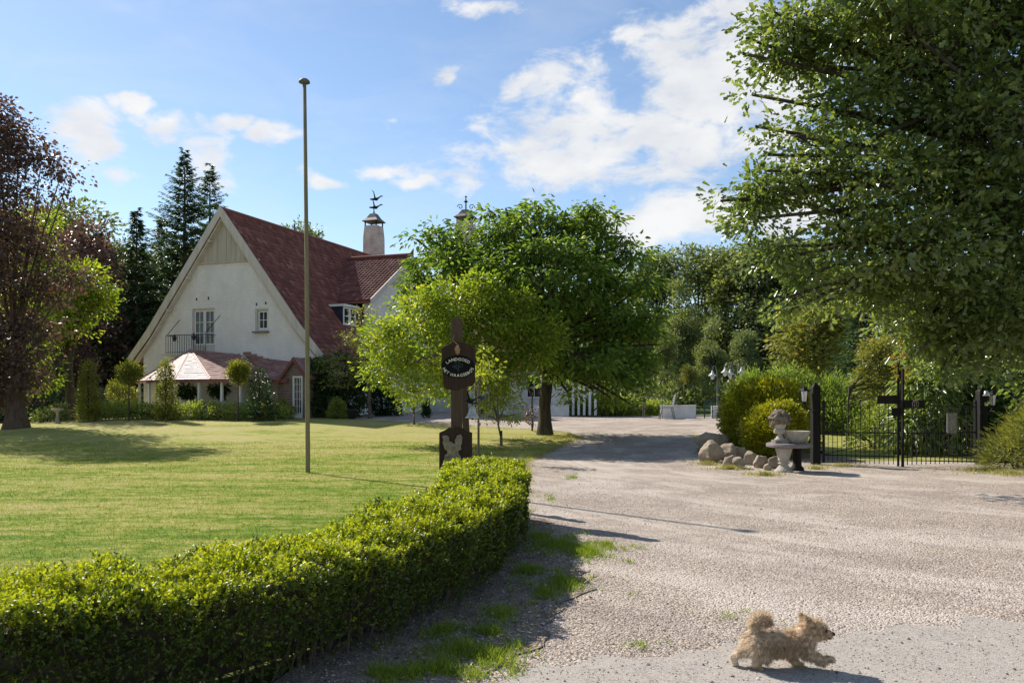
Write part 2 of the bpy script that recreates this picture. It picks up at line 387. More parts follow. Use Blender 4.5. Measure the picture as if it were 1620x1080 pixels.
def make_verge_mat():
    m, N, out = mat('bare earth'); p = pos(N)
    n = N.noise(p, 5.0, 6.0, 0.7); s = N.n('ShaderNodeTexVoronoi', {'Vector': p, 'Scale': 50.0})
    c = N.mix(N.maprange(n, 0.35, 0.65), (0.14, 0.11, 0.08, 1), (0.30, 0.25, 0.20, 1))
    c = N.mix(N.m('MULTIPLY', N.maprange(N.n('ShaderNodeSeparateColor', {0: s.outputs['Color']}).outputs[0], .6, 1), .7), c, (0.36, 0.31, 0.27, 1))
    principled(N, out, c, 0.95, 0, N.m('SUBTRACT', n, s.outputs['Distance']), 0.7, 0.03, 0.1); return m
def make_white_brick():
    m, N, out = mat('whitewashed brick'); o = obj(N); sp = N.n('ShaderNodeSeparateXYZ', {0: o})
    uv = N.n('ShaderNodeCombineXYZ', {0: N.m('ADD', sp.outputs[0], sp.outputs[1]), 1: sp.outputs[2], 2: 0.0}).outputs[0]
    br = N.n('ShaderNodeTexBrick', {'Vector': uv, 'Color1': (.86, .825, .80, 1), 'Color2': (.81, .77, .745, 1), 'Mortar': (.73, .69, .66, 1), 'Scale': 1.0, 'Mortar Size': 0.012, 'Mortar Smooth': 0.4, 'Bias': 0.0, 'Brick Width': 0.23, 'Row Height': 0.085})
    w = N.noise(N.v('MULTIPLY', o, (1, 1, .5)), 1.2, 6.0, 0.65); s = N.noise(o, 9.0, 5.0, 0.7)
    c = N.mix(N.m('MULTIPLY', N.maprange(w, 0.42, 0.66), 0.42), br.outputs[0], (0.62, 0.57, 0.52, 1))
    c = N.mix(N.m('MULTIPLY', N.maprange(s, 0.55, 0.72), 0.32), c, (0.52, 0.40, 0.34, 1))
    principled(N, out, c, 0.85, 0, N.m('ADD', N.m('MULTIPLY', br.outputs[1], -1.0), N.m('MULTIPLY', s, .3)), 0.6, 0.02, 0.2); return m
def make_red_brick():
    m, N, out = mat('old red brick'); o = obj(N); sp = N.n('ShaderNodeSeparateXYZ', {0: o})
    uv = N.n('ShaderNodeCombineXYZ', {0: N.m('ADD', sp.outputs[0], sp.outputs[1]), 1: sp.outputs[2], 2: 0.0}).outputs[0]
    br = N.n('ShaderNodeTexBrick', {'Vector': uv, 'Color1': (.26, .13, .10, 1), 'Color2': (.15, .085, .07, 1), 'Mortar': (.3, .26, .23, 1), 'Scale': 1.0, 'Mortar Size': 0.013, 'Brick Width': 0.23, 'Row Height': 0.075})
    principled(N, out, br.outputs[0], 0.9, 0, N.m('MULTIPLY', br.outputs[1], -1.0), 0.6, 0.02, 0.2); return m
def make_tile_mat():
    m, N, out = mat('clay roof tile'); o = obj(N)
    r = N.n('ShaderNodeNewGeometry').outputs['Random Per Island']
    w = N.noise(o, 0.7, 6.0, 0.65); s = N.noise(o, 11.0, 5.0, 0.7)
    c = N.ramp(r, [(0, (.12, .045, .036)), (.5, (.20, .070, .053)), (.85, (.25, .09, .068)), (1, (.30, .14, .11))])
    c = N.mix(N.m('MULTIPLY', N.maprange(w, .42, .68), .5), c, (.12, .045, .042, 1))
    c = N.mix(N.m('MULTIPLY', N.maprange(s, .6, .74), .5), c, (.36, .26, .22, 1))
    principled(N, out, c, 0.75, 0, s, 0.3, 0.01, 0.3); return m
def make_shingle_mat():
    m, N, out = mat('weathered red shingle'); o = obj(N)
    r = N.n('ShaderNodeNewGeometry').outputs['Random Per Island']; s = N.noise(o, 3.2, 6.0, 0.7)
    c = N.ramp(r, [(0, (.20, .085, .075)), (.6, (.30, .135, .115)), (1, (.40, .23, .20))])
    c = N.mix(N.m('MULTIPLY', N.maprange(N.noise(o, 1.1, 6.0, .7), .45, .7), .55), c, (.20, .12, .105, 1))
    c = N.mix(N.m('MULTIPLY', N.maprange(s, .48, .66), .75), c, (.42, .29, .255, 1))
    principled(N, out, c, 0.6, 0, s, 0.3, 0.01, 0.4); return m
def make_glass():
    m, N, out = mat('window glass'); o = obj(N)
    principled(N, out, N.mix(N.noise(o, 1.5, 3.0), (.012, .014, .016, 1), (.05, .05, .05, 1)), 0.06, 0, N.noise(o, 2.0, 2.0), 0.05, 0.01, 0.6); return m
def make_moss_wood(name, c1, c2, c3):
    m, N, out = mat(name); o = obj(N); v = N.v('MULTIPLY', o, (1, 1, .08))
    g = N.noise(v, 30.0, 5.0, .65); l = N.noise(N.v('MULTIPLY', o, (1, 1, .35)), 4.0, 6.0, .7)
    c = N.mix(N.maprange(g, .3, .7), (*c1, 1), (*c2, 1)); c = N.mix(N.m('MULTIPLY', N.maprange(l, .45, .62), .7), c, (*c3, 1))
    principled(N, out, c, .85, 0, g, .5, .015, .2); return m
def make_fur():
    m, N, out = mat('sandy fur'); o = obj(N); sp = N.n('ShaderNodeSeparateXYZ', {0: o})
    r = N.n('ShaderNodeNewGeometry').outputs['Random Per Island']; n = N.noise(o, 9.0, 5.0, 0.65)
    c = N.ramp(N.m('ADD', N.m('MULTIPLY', r, .40), N.m('MULTIPLY', N.maprange(n, .3, .7), .55)), [(.12, (.34, .23, .135)), (.5, (.68, .52, .35)), (.85, (.88, .76, .60))])
    pale = N.m('MULTIPLY', N.maprange(sp.outputs[0], -.08, -.2), N.maprange(n, .3, .6)); c = N.mix(N.m('MULTIPLY', pale, .75), c, (.86, .76, .62, 1))
    d = N.n('ShaderNodeBsdfDiffuse', {0: c}); t = N.n('ShaderNodeBsdfTranslucent', {0: c})
    mx = N.n('ShaderNodeMixShader', {0: .3, 1: d.outputs[0], 2: t.outputs[0]}); N.t.links.new(mx.outputs[0], out.inputs[0]); return m

M = {}
M['lawn'] = make_lawn_mat(); M['blade'] = make_blade_mat(); M['gravel'] = make_gravel_mat(); M['road'] = make_road_mat(); M['soil'] = make_soil_mat(); M['earth'] = make_verge_mat()
M['wbrick'] = make_white_brick(); M['rbrick'] = make_red_brick(); M['tile'] = make_tile_mat(); M['shingle'] = make_shingle_mat(); M['glass'] = make_glass(); M['fur'] = make_fur()
M['cream'] = plain('cream painted wood', (.58, .52, .45), .6, 0, .1, 3, .1, .4, True); M['plank'] = plain('beige gable board', (.49, .43, .355), .65, 0, .1, 4, .15, .3, True)
M['white'] = plain('white paint', (.78, .77, .75), .5, 0, .06); M['wall_white'] = plain('white render', (.76, .74, .72), .85, 0, .12, 2.0, .3)
M['black'] = plain('black iron', (.014, .014, .015), .7, .0, .3, 12, .2, .2); M['blackwood'] = plain('black stained wood', (.014, .012, .011), .75, 0, .35, 8, .4, .2, True)
M['greeniron'] = plain('dark green iron', (.03, .075, .06), .5, 0, .3); M['greyiron'] = plain('grey iron', (.16, .17, .18), .5, .3, .2)
M['bell'] = plain('pale painted bell metal', (.50, .50, .47), .35, .4, .2); M['navy'] = plain('dark slate cladding', (.022, .028, .045), .5, 0, .25)
M['chim'] = plain('chimney render', (.55, .46, .41), .9, 0, .2, 2.5, .4, .2); M['lead'] = plain('lead sheet', (.13, .125, .12), .6, .3, .25)
M['stone'] = stone_mat('garden stone', (.32, .285, .235), (.49, .45, .385), (.20, .185, .13)); M['slate'] = stone_mat('dark stone slab', (.14, .12, .12), (.26, .22, .22), (.33, .32, .27))
M['rock'] = stone_mat('field boulder', (.21, .165, .12), (.40, .325, .25), (.26, .24, .16), 6.5); M['carve'] = stone_mat('bleached carved wood', (.17, .135, .085), (.40, .335, .23), (.07, .055, .035), 9)
M['fruit'] = stone_mat('lichened carved fruit', (.085, .068, .05), (.25, .205, .155), (.33, .30, .23), 12); M['pole'] = make_moss_wood('mossy flagpole', (.17, .14, .085), (.26, .22, .14), (.15, .16, .06)); M['post'] = make_moss_wood('weathered oak post', (.058, .037, .024), (.11, .072, .048), (.05, .046, .027))
M['board'] = make_moss_wood('dark brown sign board', (.030, .017, .012), (.055, .032, .022), (.04, .026, .018)); M['plate'] = plain('black sign plate', (.006, .006, .007), .8, spec=.15)
M['letter'] = plain('ivory lettering', (.80, .75, .60), .6, 0, .1); M['emblem'] = plain('dark green emblem', (.018, .036, .03), .6)
M['bronze'] = plain('tarnished gilt', (.34, .20, .10), .5, .3, .35); M['lampglass'] = plain('frosted lamp glass', (.72, .72, .74), .25, 0, .06); M['lampwhite'] = plain('white enamel shade', (.72, .70, .66), .4, 0, .1)
M['pot'] = plain('black plant pot', (.03, .03, .035), .5); M['red'] = plain('faded red canvas', (.36, .10, .08), .8); M['blue'] = plain('faded blue paint', (.06, .09, .17), .6)
M['mosaic'] = stone_mat('mottled enamel plate', (.06, .055, .05), (.45, .42, .38), (.5, .47, .42), 22.0)
M['bark'] = bark_mat('dark bark', (.035, .028, .021), (.10, .083, .063)); M['bark2'] = bark_mat('grey brown bark', (.075, .058, .045), (.19, .155, .125)); M['bark3'] = bark_mat('reddish bark', (.055, .035, .027), (.14, .095, .072))
M['twig'] = plain('hedge twigs', (.045, .034, .02), .9, 0, .4, 14); M['hstem'] = plain('dry hedge stems', (.13, .095, .055), .9, 0, .4, 14)
# leaves
M['l_hedge'] = leaf_mat('old box hedge leaf', (.026, .045, .007), (.052, .080, .009), (.10, .12, .016), .25, gain=1.3, patch=.5)  # old leaves, coloured darker to paint shade into the hedge sides
M['l_hedgetip'] = leaf_mat('fresh box shoot', (.07, .105, .007), (.165, .185, .010), (.25, .215, .018), .45, gain=2.3, patch=.5)  # fresh shoots, coloured brighter and yellower to paint sunlight on the hedge top
M['l_oakr'] = leaf_mat('red oak leaf', (.034, .054, .017), (.066, .092, .028), (.118, .138, .045), .52, .28, .8, gain=2.1)
M['l_main'] = leaf_mat('broad crown leaf', (.034, .062, .012), (.068, .108, .020), (.12, .155, .032), .5, gain=2.1)
M['l_young'] = leaf_mat('young oak leaf', (.055, .095, .014), (.115, .155, .020), (.26, .25, .03), .55, .36, .45, gain=1.95)
M['l_bright'] = leaf_mat('yellow green leaf', (.14, .18, .02), (.23, .26, .03), (.32, .31, .06), .45)
M['l_copper'] = leaf_mat('copper beech leaf', (.040, .026, .022), (.078, .050, .040), (.16, .108, .075), .36, .4, .45, (1.3, 1.0, .85, 1), gain=1.7)
M['l_spruce'] = leaf_mat('spruce needle', (.016, .036, .018), (.032, .060, .028), (.06, .088, .045), .3, gain=1.7)
M['l_wood1'] = leaf_mat('woodland leaf dark', (.028, .042, .022), (.058, .076, .036), (.098, .115, .05), .42, gain=2.5)  # both woodland greens are greyed and lightened to imitate distance haze
M['l_wood2'] = leaf_mat('woodland leaf mid', (.042, .060, .026), (.080, .098, .04), (.125, .138, .055), .42, gain=2.2)
M['l_lime'] = leaf_mat('pale lime leaf', (.095, .12, .028), (.165, .175, .045), (.26, .22, .07), .33)
M['l_gold'] = leaf_mat('golden thuja spray', (.10, .105, .008), (.20, .20, .012), (.30, .27, .03), .36, gain=1.55)
M['l_shrub'] = leaf_mat('fresh shrub leaf', (.075, .12, .026), (.13, .18, .042), (.2, .25, .075), .45, gain=1.6)
M['l_droop'] = leaf_mat('drooping laurel leaf', (.055, .085, .026), (.115, .15, .05), (.21, .245, .11), .45, .3, .6, gain=1.8)
M['l_ivy'] = leaf_mat('ivy leaf', (.014, .034, .011), (.028, .056, .017), (.05, .08, .022), .2, .35, .5)
M['l_yew'] = leaf_mat('yew shoot', (.05, .065, .012), (.11, .115, .022), (.19, .165, .04), .38, gain=2.0)
M['l_laurel'] = leaf_mat('laurel leaf', (.07, .105, .024), (.135, .17, .04), (.22, .235, .08), .42, gain=1.9)
M['l_dry'] = leaf_mat('dry meadow grass', (.14, .14, .05), (.24, .22, .08), (.36, .31, .16), .35)
M['l_weed'] = leaf_mat('weed grass', (.085, .135, .016), (.15, .205, .025), (.22, .25, .05), .4)
M['l_autumn'] = leaf_mat('autumn tinted leaf', (.14, .13, .022), (.24, .18, .03), (.36, .15, .03), .4)

# ------------------------------------------------------------------ the ground
def sheet(name, xs, ys, off, m, xmap=None):
    X, Y = np.meshgrid(xs, ys); 
    if xmap is not None: X, Y = xmap(X, Y)
    V = np.stack([X, Y, gz(X, Y) + off], -1).reshape(-1, 3); r, c = X.shape
    i = np.arange(r * c).reshape(r, c)
    f = np.stack([i[:-1, :-1], i[:-1, 1:], i[1:, 1:], i[1:, :-1]], -1).reshape(-1)
    return tag(np_mesh(name, V, f, np.full((r - 1) * (c - 1), 4), m, None, True), kind='structure')
def spaced(a, b, n, p=1.0): return a + (b - a) * np.linspace(0, 1, n) ** p
far_y = np.concatenate([np.arange(-8, 60, 1.0), np.arange(60, 140, 5.0), [150, 200, 300, 600, 1400]])
far_x = np.concatenate([[-1200, -500, -200, -120, -80], np.arange(-60, 60, 1.0), [60, 80, 120, 200, 500, 1200]])
sheet('ground', far_x, far_y, -0.03, M['soil'])
def wob(t, a=.12, f=1.0, s=0.0): return a * (np.sin(t * 2.3 * f + s) + .6 * np.sin(t * 5.1 * f + 2 * s) + .4 * np.sin(t * 11.7 * f + s * 3))
def curve(pts):
    p = np.array(pts, float)
    return lambda t: np.interp(t, p[:, 0], p[:, 1])
drive_l = curve([(-1, -7), (3, -4.5), (4.5, -1.3), (6, -.95), (8, -.2), (10, .05), (12, -.3), (24, 0), (28, -1), (31, -3), (34, -7.5), (50, -7.5)])
drive_r = curve([(-1, 45), (17, 45), (18.6, 40), (19.6, 13), (20.3, 12.2), (20.9, 7.2), (24.5, 6.4), (28, 7.6), (34, 10.5), (46, 15), (50, 15)])
rows = np.concatenate([np.arange(-1, 12, .25), np.arange(12, 50, .5)])
sheet('driveway', np.linspace(0, 1, 60), rows, 0.0, M['gravel'],
      lambda u, y: (drive_l(y) + wob(y, .06) + (drive_r(y) + wob(y, .1, .7, 2) - drive_l(y)) * u ** 1.6, y))
road_edge = curve([(-30, 1.0), (-6, 3.2), (-2, 4.35), (-.1, 4.85), (1.67, 5.55), (4.07, 6.15), (8, 6.6), (30, 7.5)])
sheet('road', np.concatenate([np.arange(-30, -4, 1.0), np.arange(-4, 9, .12), np.arange(9, 31, 1.0)]), np.linspace(0, 1, 24), 0.006, M['road'],
      lambda x, u: (x, -6 + (road_edge(x) + wob(x, .13, 1.1) + wob(x, .07, 3.7, 2) + 6) * u))
lawn_r = curve([(2.5, -4.2), (3.4, -3.6), (4.2, -2.8), (5, -1.9), (6, -1.25), (7.2, -.8), (9, -.45), (10.9, -.1), (11.6, .15), (13, .1), (16, .2), (20, .3), (23, .9), (26, 1.7), (28.5, 2.3), (30.3, 2.1), (31.6, .9), (32.6, -1.2), (33.6, -4), (35, -6.3), (36.5, -7.8), (38, -8.6), (44, -9)])
lawn_rows = np.concatenate([np.arange(2.5, 20, .3), np.arange(20, 44, .5)])
sheet('lawn', np.linspace(0, 1, 50), lawn_rows, 0.014, M['lawn'], lambda u, y: (-45 + (lawn_r(y) + wob(y, .07, .8, 1) * (y > 11.3) + 45) * (1 - (1 - u) ** 2), y))
verge_l = curve([(3, -3.4), (4.5, -1.5), (6, -1.2), (8, -.35), (10, -.2), (11.6, -.3)])
verge_r = curve([(3, -2.2), (4.2, -.55), (5, -.1), (6, .3), (7, .62), (8, .72), (9, .62), (10.2, .5), (11.2, .42), (11.6, .3)])
sheet('verge', np.linspace(0, 1, 24), np.arange(3, 11.7, .1), 0.010, M['earth'], lambda u, y: (verge_l(y) + (verge_r(y) + wob(y, .07, 1.6) - verge_l(y)) * u, y))
sheet('back_lawn', np.linspace(6.5, 16, 20), np.arange(20.6, 30, .5), .008, M['lawn'])
bed_l = curve([(20.2, 7.3), (20.8, 5.9), (23.4, 5.45), (25.5, 6.1)]); bed_r = curve([(20.2, 8.6), (21, 9.2), (23, 8.8), (25.5, 7.4)])
sheet('planting_bed', np.linspace(0, 1, 20), np.arange(20.1, 25.6, .25), 0.012, M['earth'], lambda u, y: (bed_l(y) + (bed_r(y) - bed_l(y)) * u + wob(y, .08), y))

def blades(name, x, y, h, w, m, seed, lean=.5, off=.012):
    r = np.random.default_rng(seed); n = len(x)
    P = np.stack([x, y, gz(x, y) + off - .004], -1)
    a = np.stack([r.normal(0, lean, n), r.normal(0, lean, n), np.ones(n)], -1)
    return tag(leaves(name, P, a, r.normal(size=(n, 3)), h, w, 'blade', m), kind='stuff')
rg = np.random.default_rng(5)
def lawn_points(n, y0, y1, p):
    y = y0 + (y1 - y0) * rg.random(n) ** p
    lim = lawn_r(y) - .02; x0 = -.70 * y - 1
    return x0 + (lim - x0) * rg.random(n), y
x, y = lawn_points(190000, 5.0, 26, 1.5)
blades('grass', x, y, rg.gamma(4, .0065, len(x)) * (1 + y * .02), .003 + y * .0006, M['blade'], 6, .8)
# the ragged edge of the lawn along the drive
y = rg.uniform(11.3, 33, 9000); x = lawn_r(y) + rg.normal(0, .10, len(y))
blades('grass_edge', x, y, rg.uniform(.03, .085, len(x)), .009, M['l_dry'], 7, .7)
# weeds on the verge and along the drive
def patch(cx, cy, rx, ry, n):
    t = rg.random(n) * 2 * np.pi; q = np.abs(rg.normal(0, .55, n)) * (1 + .5 * np.sin(t * 3 + cx * 7) + .35 * np.sin(t * 7 + cy * 5)); return cx + q * np.cos(t) * rx, cy + q * np.sin(t) * ry
wx, wy = [], []
for (px, py, rx, ry, n) in [(880, 862, .45, .75, 3400), (925, 873, .42, .5, 2000), (893, 925, .3, .5, 1500), (860, 940, .16, .3, 600), (765, 1040, .34, .3, 1700), (700, 1062, .25, .2, 900), (775, 1000, .1, .15, 350),
                            (850, 850, .25, .6, 700), (960, 862, .2, .2, 260), (640, 1070, .4, .3, 1100), (835, 905, .25, .5, 1100), (790, 975, .3, .5, 800), (730, 1030, .4, .3, 900), (700, 1000, .3, .3, 500), (1010, 1022, .22, .1, 60), (1150, 975, .25, .12, 50), (905, 755, .3, .7, 250), (870, 790, .2, .7, 160)]:
    c = G(px, py); a, b = patch(c.x, c.y, rx, ry, n); g2 = rg.integers(0, max(6, n // 28), n); k = rg.random(n) < .75
    cl = patch(c.x, c.y, rx, ry, max(6, n // 28)); a = np.where(k, cl[0][g2] + rg.normal(0, .035, n), a); b = np.where(k, cl[1][g2] + rg.normal(0, .035, n), b)
    wx.append(a); wy.append(b)
wx, wy = np.concatenate(wx), np.concatenate(wy)
blades('weeds', wx, wy, rg.uniform(.02, .095, len(wx)), rg.uniform(.005, .010, len(wx)), M['l_weed'], 8, .7)
dx, dy = [], []
for (px, py, rx, ry, n) in [(1120, 735, .4, .5, 500), (1155, 742, .5, .3, 900), (1210, 752, .5, .25, 500), (1330, 738, .8, .25, 400), (1560, 745, .6, .4, 900), (1600, 750, 1., .5, 1200), (880, 694, 1.4, 1.0, 1800), (790, 712, .8, .8, 500), (1290, 742, .4, .3, 250)]:
    c = G(px, py); a, b = patch(c.x, c.y, rx, ry, n); dx.append(a); dy.append(b)
dx, dy = np.concatenate(dx), np.concatenate(dy)
blades('dry_grass', dx, dy, rg.uniform(.04, .15, len(dx)), rg.uniform(.009, .016, len(dx)), M['l_dry'], 9, .6)

def pebbles(name, x, y, s, m, seed, off=0.0):
    r = np.random.default_rng(seed); n = len(x)
    base = np.array([(1, 0, 0), (0, 1, 0), (-1, 0, 0), (0, -1, 0), (0, 0, .75), (0, 0, -.6)]); T = np.array([(0, 1, 4), (1, 2, 4), (2, 3, 4), (3, 0, 4)])
    V = base[None] * s[:, None, None] * r.uniform(.6, 1.25, (n, 6, 1)) + r.normal(0, .12, (n, 6, 3)) * s[:, None, None]
    a = r.random(n) * 6.28; ca, sa = np.cos(a)[:, None], np.sin(a)[:, None]
    V = np.stack([V[..., 0] * ca - V[..., 1] * sa, V[..., 0] * sa + V[..., 1] * ca, V[..., 2]], -1)
    V += np.stack([x, y, gz(x, y) + off + s * .2], -1)[:, None, :]
    return tag(np_mesh(name, V.reshape(-1, 3), (T.ravel()[None] + np.arange(n)[:, None] * 6).ravel(), np.full(n * 4, 3), m, None, False), kind='stuff')
def make_pebble_mat():
    m, N, out = mat('loose pebbles'); r = N.n('ShaderNodeNewGeometry').outputs['Random Per Island']
    c = N.ramp(r, [(0, (.09, .07, .058)), (.18, (.20, .162, .138)), (.35, (.32, .27, .235)), (.65, (.40, .345, .30)), (.92, (.50, .45, .40)), (1, (.30, .21, .16))])
    principled(N, out, c, .85, 0, N.noise(pos(N), 90., 2.0), .2, .004, .25); return m
M['pebble'] = make_pebble_mat()
n = 120000; y = 4.9 + 10.5 * rg.random(n) ** 1.7; x = -1.2 + (y * .66 + 1.6) * rg.random(n)
rr = np.hypot(x - 15, y - 22.5); an = np.arctan2(x - 15, y - 22.5); tr = np.sin(rr * 2.1 + np.sin(an * 9) * 1.3) * .45 + np.sin(rr * 5.3 + np.sin(an * 17) * 1.5) * .35 + np.sin(an * 31 + rr * 3) * .2
keep = (y > road_edge(x) + .02 - rg.exponential(.55, n) * (rg.random(n) < .9) + .12 * np.sin(x * 5) * np.sin(x * 2.3)) & (rg.random(n) < .55 + .45 * tr) & (x > verge_r(np.minimum(y, 11)) - .25 - .5 * (y > 11)); x, y = x[keep], y[keep]
pebbles('gravel', x, y, rg.gamma(4.0, .0008, len(x)) + .0016 + y * .0002, M['pebble'], 3)
n = 7000; x = rg.uniform(-.6, 5.2, n); y = rg.uniform(4.3, 6.6, n); keep = y < road_edge(x) + .2; x, y = x[keep], y[keep]
pebbles('scattered_pebbles', x, y, rg.gamma(3.0, .0013, len(x)) + .002, M['pebble'], 4, .006)
n = 5000; y = rg.uniform(4.3, 10.5, n); u = rg.random(n); x = verge_l(y) + (verge_r(y) - verge_l(y)) * u
pebbles('verge_stones', x, y, rg.gamma(3.0, .0018, n) + .003, M['pebble'], 12, .01)

# fallen leaves along the hedge foot, on the verge and here and there on the drive
n = 1500; y = rg.uniform(4.2, 11.2, n); x = verge_l(y) + (verge_r(y) - verge_l(y) + .35) * rg.beta(1.6, 1.8, n)
y2 = rg.uniform(11.5, 30, 260); x2 = lawn_r(y2) + rg.normal(.1, .5, 260); y3 = rg.uniform(6, 24, 120); x3 = rg.uniform(-.4, .62, 120) * y3
x, y = np.concatenate([x, x2, x3]), np.concatenate([y, y2, y3]); n = len(x); t = rg.random(n) * 6.28
nr = rg.normal(0, .45, (n, 3)); nr[:, 2] += 1; L = rg.uniform(.015, .042, n)
litter_mat = leaf_mat('dead leaf', (.05, .030, .016), (.12, .075, .035), (.20, .14, .06), .1)
tag(leaves('leaf_litter', np.stack([x, y, gz(x, y) + .024], -1), np.stack([np.cos(t), np.sin(t), rg.normal(0, .25, n)], -1), nr, L, L * .55, 'lobed', litter_mat), kind='stuff')

# ------------------------------------------------------------------ the house: local x along the gable, y back along the ridge
HB = Vector((-14.63, 40.0, .55)); HR = math.atan2(-.341, .94)
house = thing('house', 'large whitewashed brick house with steep red tiled roof and tall pointed gable', 'house', HB, HR)
RS = 1.295                                            # roof slope
def roof_z(b): b = abs(b); return 10.5 - RS * b if b <= 4.7 else 4.41 - (b - 4.7) * 1.12
wall_poly = [(-5.25, -.3), (5.25, -.3), (5.25, 3.55), (4.7, 4.15), (0, 10.25), (-4.7, 4.15), (-5.25, 3.55)]
door_r = (-2.07, 3.2, -.62, 5.55); win_r = (1.86, 4.28, 2.64, 5.4)
rect = lambda r: [(r[0], r[1]), (r[2], r[1]), (r[2], r[3]), (r[0], r[3])]
g = MB(); g.holed(wall_poly, [rect(door_r), rect(win_r)], (0, .3, 0), (1, 0, 0), (0, 0, 1), (0, -1, 0), .35, .16)
g.prism(wall_poly[:4] + [wall_poly[5], wall_poly[6]], (0, 17, 0), (1, 0, 0), (0, 0, 1), (0, 1, 0), .1)
for s in (-1, 1): g.add([(s * 5.25, .3, -.3), (s * 5.25, 17, -.3), (s * 5.25, 17, 3.5), (s * 5.25, .3, 3.5)], [(0, 1, 2, 3)])
wall = g.build('wall', M['wbrick'], house)
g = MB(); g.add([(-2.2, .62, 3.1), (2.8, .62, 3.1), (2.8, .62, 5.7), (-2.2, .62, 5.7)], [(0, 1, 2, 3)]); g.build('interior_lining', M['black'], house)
# gable boards
pw = .29; nb = 15
for i in range(nb):
    x0 = -nb * pw / 2 + i * pw; x1 = x0 + pw - .016
    tops = [min(10.05 - RS * abs(x), 10.0) for x in (x0, x1)]
    poly = [(x0, 7.86), (x1, 7.86), (x1, max(7.9, tops[1])), (x0, max(7.9, tops[0]))]
    if x0 < 0 < x1: poly.insert(3, (0, 10.0))
    if max(tops) < 7.95: continue
    MB().prism(poly, (0, .262 - .006 * (i % 2), 0), (1, 0, 0), (0, 0, 1), (0, -1, 0), .03).build('plank', M['plank'], house)
MB().box((0, .235, 7.82), (4.3, .07, .09)).build('gable_ledge', M['plank'], house)
# bargeboards with the kick of the eaves
for s in (-1, 1):
    top = [(0, 10.62), (4.7, 4.53), (6.0, 3.07)]; bot = [(5.88, 2.72), (4.55, 4.13), (0, 10.08)]
    MB().prism([(s * a, b) for a, b in top + bot], (0, -.06 - .004 * s, 0), (1, 0, 0), (0, 0, 1), (0, -1, 0), .07).build('bargeboard', M['cream'], house)
    MB().prism([(s * a, b) for a, b in [(0, 10.02), (4.55, 4.05), (5.8, 2.68), (5.75, 2.62), (4.48, 4.0), (0, 9.92)]], (0, .02, 0), (1, 0, 0), (0, 0, 1), (0, -1, 0), .28).build('soffit', M['cream'], house)
for z in (5.6, 7.2, 9.0):
    b = -(10.1 - z) / RS + .12; MB().box((b, .12, z - .1), (.12, .3, .13)).build('purlin_end', M['cream'], house)

def tiled(name, o, u, v, lu, lv, tw, th, m, parent, rise=.035, cut=None, seed=1, step=.028):
    """pantiles: every tile has its wave and its overlap; u along the eave, v up the slope"""
    r = np.random.default_rng(seed); o, u, v = (np.array(q, float) for q in (o, u, v)); nr = np.cross(u, v); nr = nr if nr[2] > 0 else -nr
    nu, nv = int(round(lu / tw)), int(round(lv / th)); tw, th = lu / nu, lv / nv
    A, B = np.meshgrid(np.arange(nu), np.arange(nv)); A, B = A.ravel(), B.ravel()
    if cut is not None: k = cut((A + .5) * tw, (B + .5) * th); A, B = A[k], B[k]
    prof = np.array([(0, .25), (.22, .0), (.5, .05), (.72, .75), (.88, 1.0), (1.03, .5)]); V = []
    for t, lift in ((-.06, step), (1.0, .004)):
        for a, h in prof:
            jit = r.normal(0, .004, len(A)) 
            V.append(o + np.outer((A + a) * tw, u) + np.outer((B + t) * th, v) + np.outer(h * rise + lift + jit * (t < 0), nr))
    k = len(prof); V.append(V[0] - nr * step * .9); V.append(V[k - 1] - nr * step * .9)
    V = np.stack(V, 1).reshape(-1, 3); F_ = [(i, i + 1, k + i + 1, k + i) for i in range(k - 1)]; F_ += [(2 * k, 2, 1, 0), (2 * k, 2 * k + 1, 3, 2), (2 * k + 1, k - 1, 4, 3)]
    ff = np.array(F_).ravel(); nv_ = 2 * k + 2
    return tag(np_mesh(name, V, (ff[None] + np.arange(len(A))[:, None] * nv_).ravel(), np.full(len(A) * len(F_), 4), m, parent), kind='stuff')
Lt = 17.4; wz_ = 9.45
sl = math.hypot(1, RS); fl = math.hypot(1, 1.12)
for s in (-1, 1):
    # deck under the tiles, as a solid
    MB().prism([(s * 0, 10.36), (s * 4.72, 4.28), (s * 5.92, 2.95), (s * 5.86, 2.84), (s * 4.6, 4.22), (s * 0, 10.2)], (0, .03, 0), (1, 0, 0), (0, 0, 1), (0, -1, 0), Lt).build('roof_deck', M['tile'], house)
    cut = None
    if s == 1: cut = lambda a, b: ~((a > 4.45) & (a < 5.75) & (b > .85) & (b < 1.75)) & ~((a > 7.1 - .6 + .2) & (a < 14.2) & (4.33 + b * RS / sl < wz_ - .636 * np.abs(a - 10.65) - .15))
    tiled('roof_tiles', (s * 4.72, .0, 4.33), (0, 1, 0), (-s / sl, 0, RS / sl), Lt, 4.72 * sl, .24, .31, M['tile'], house, cut=cut, seed=3 + s)
    tiled('eave_tiles', (s * 5.98, .0, 2.93), (0, 1, 0), (-s / fl, 0, 1.12 / fl), Lt, 1.26 * fl, .24, .31, M['tile'], house, seed=6 + s)
MB().tube([(0, -.02, 10.46), (0, Lt, 10.46)], .13, 8).build('ridge_tiles', M['tile'], house)
MB().tube([(0, 6.2, 10.5), (0, 6.2, 10.95)], .05, 6).build('roof_vent', M['lead'], house)

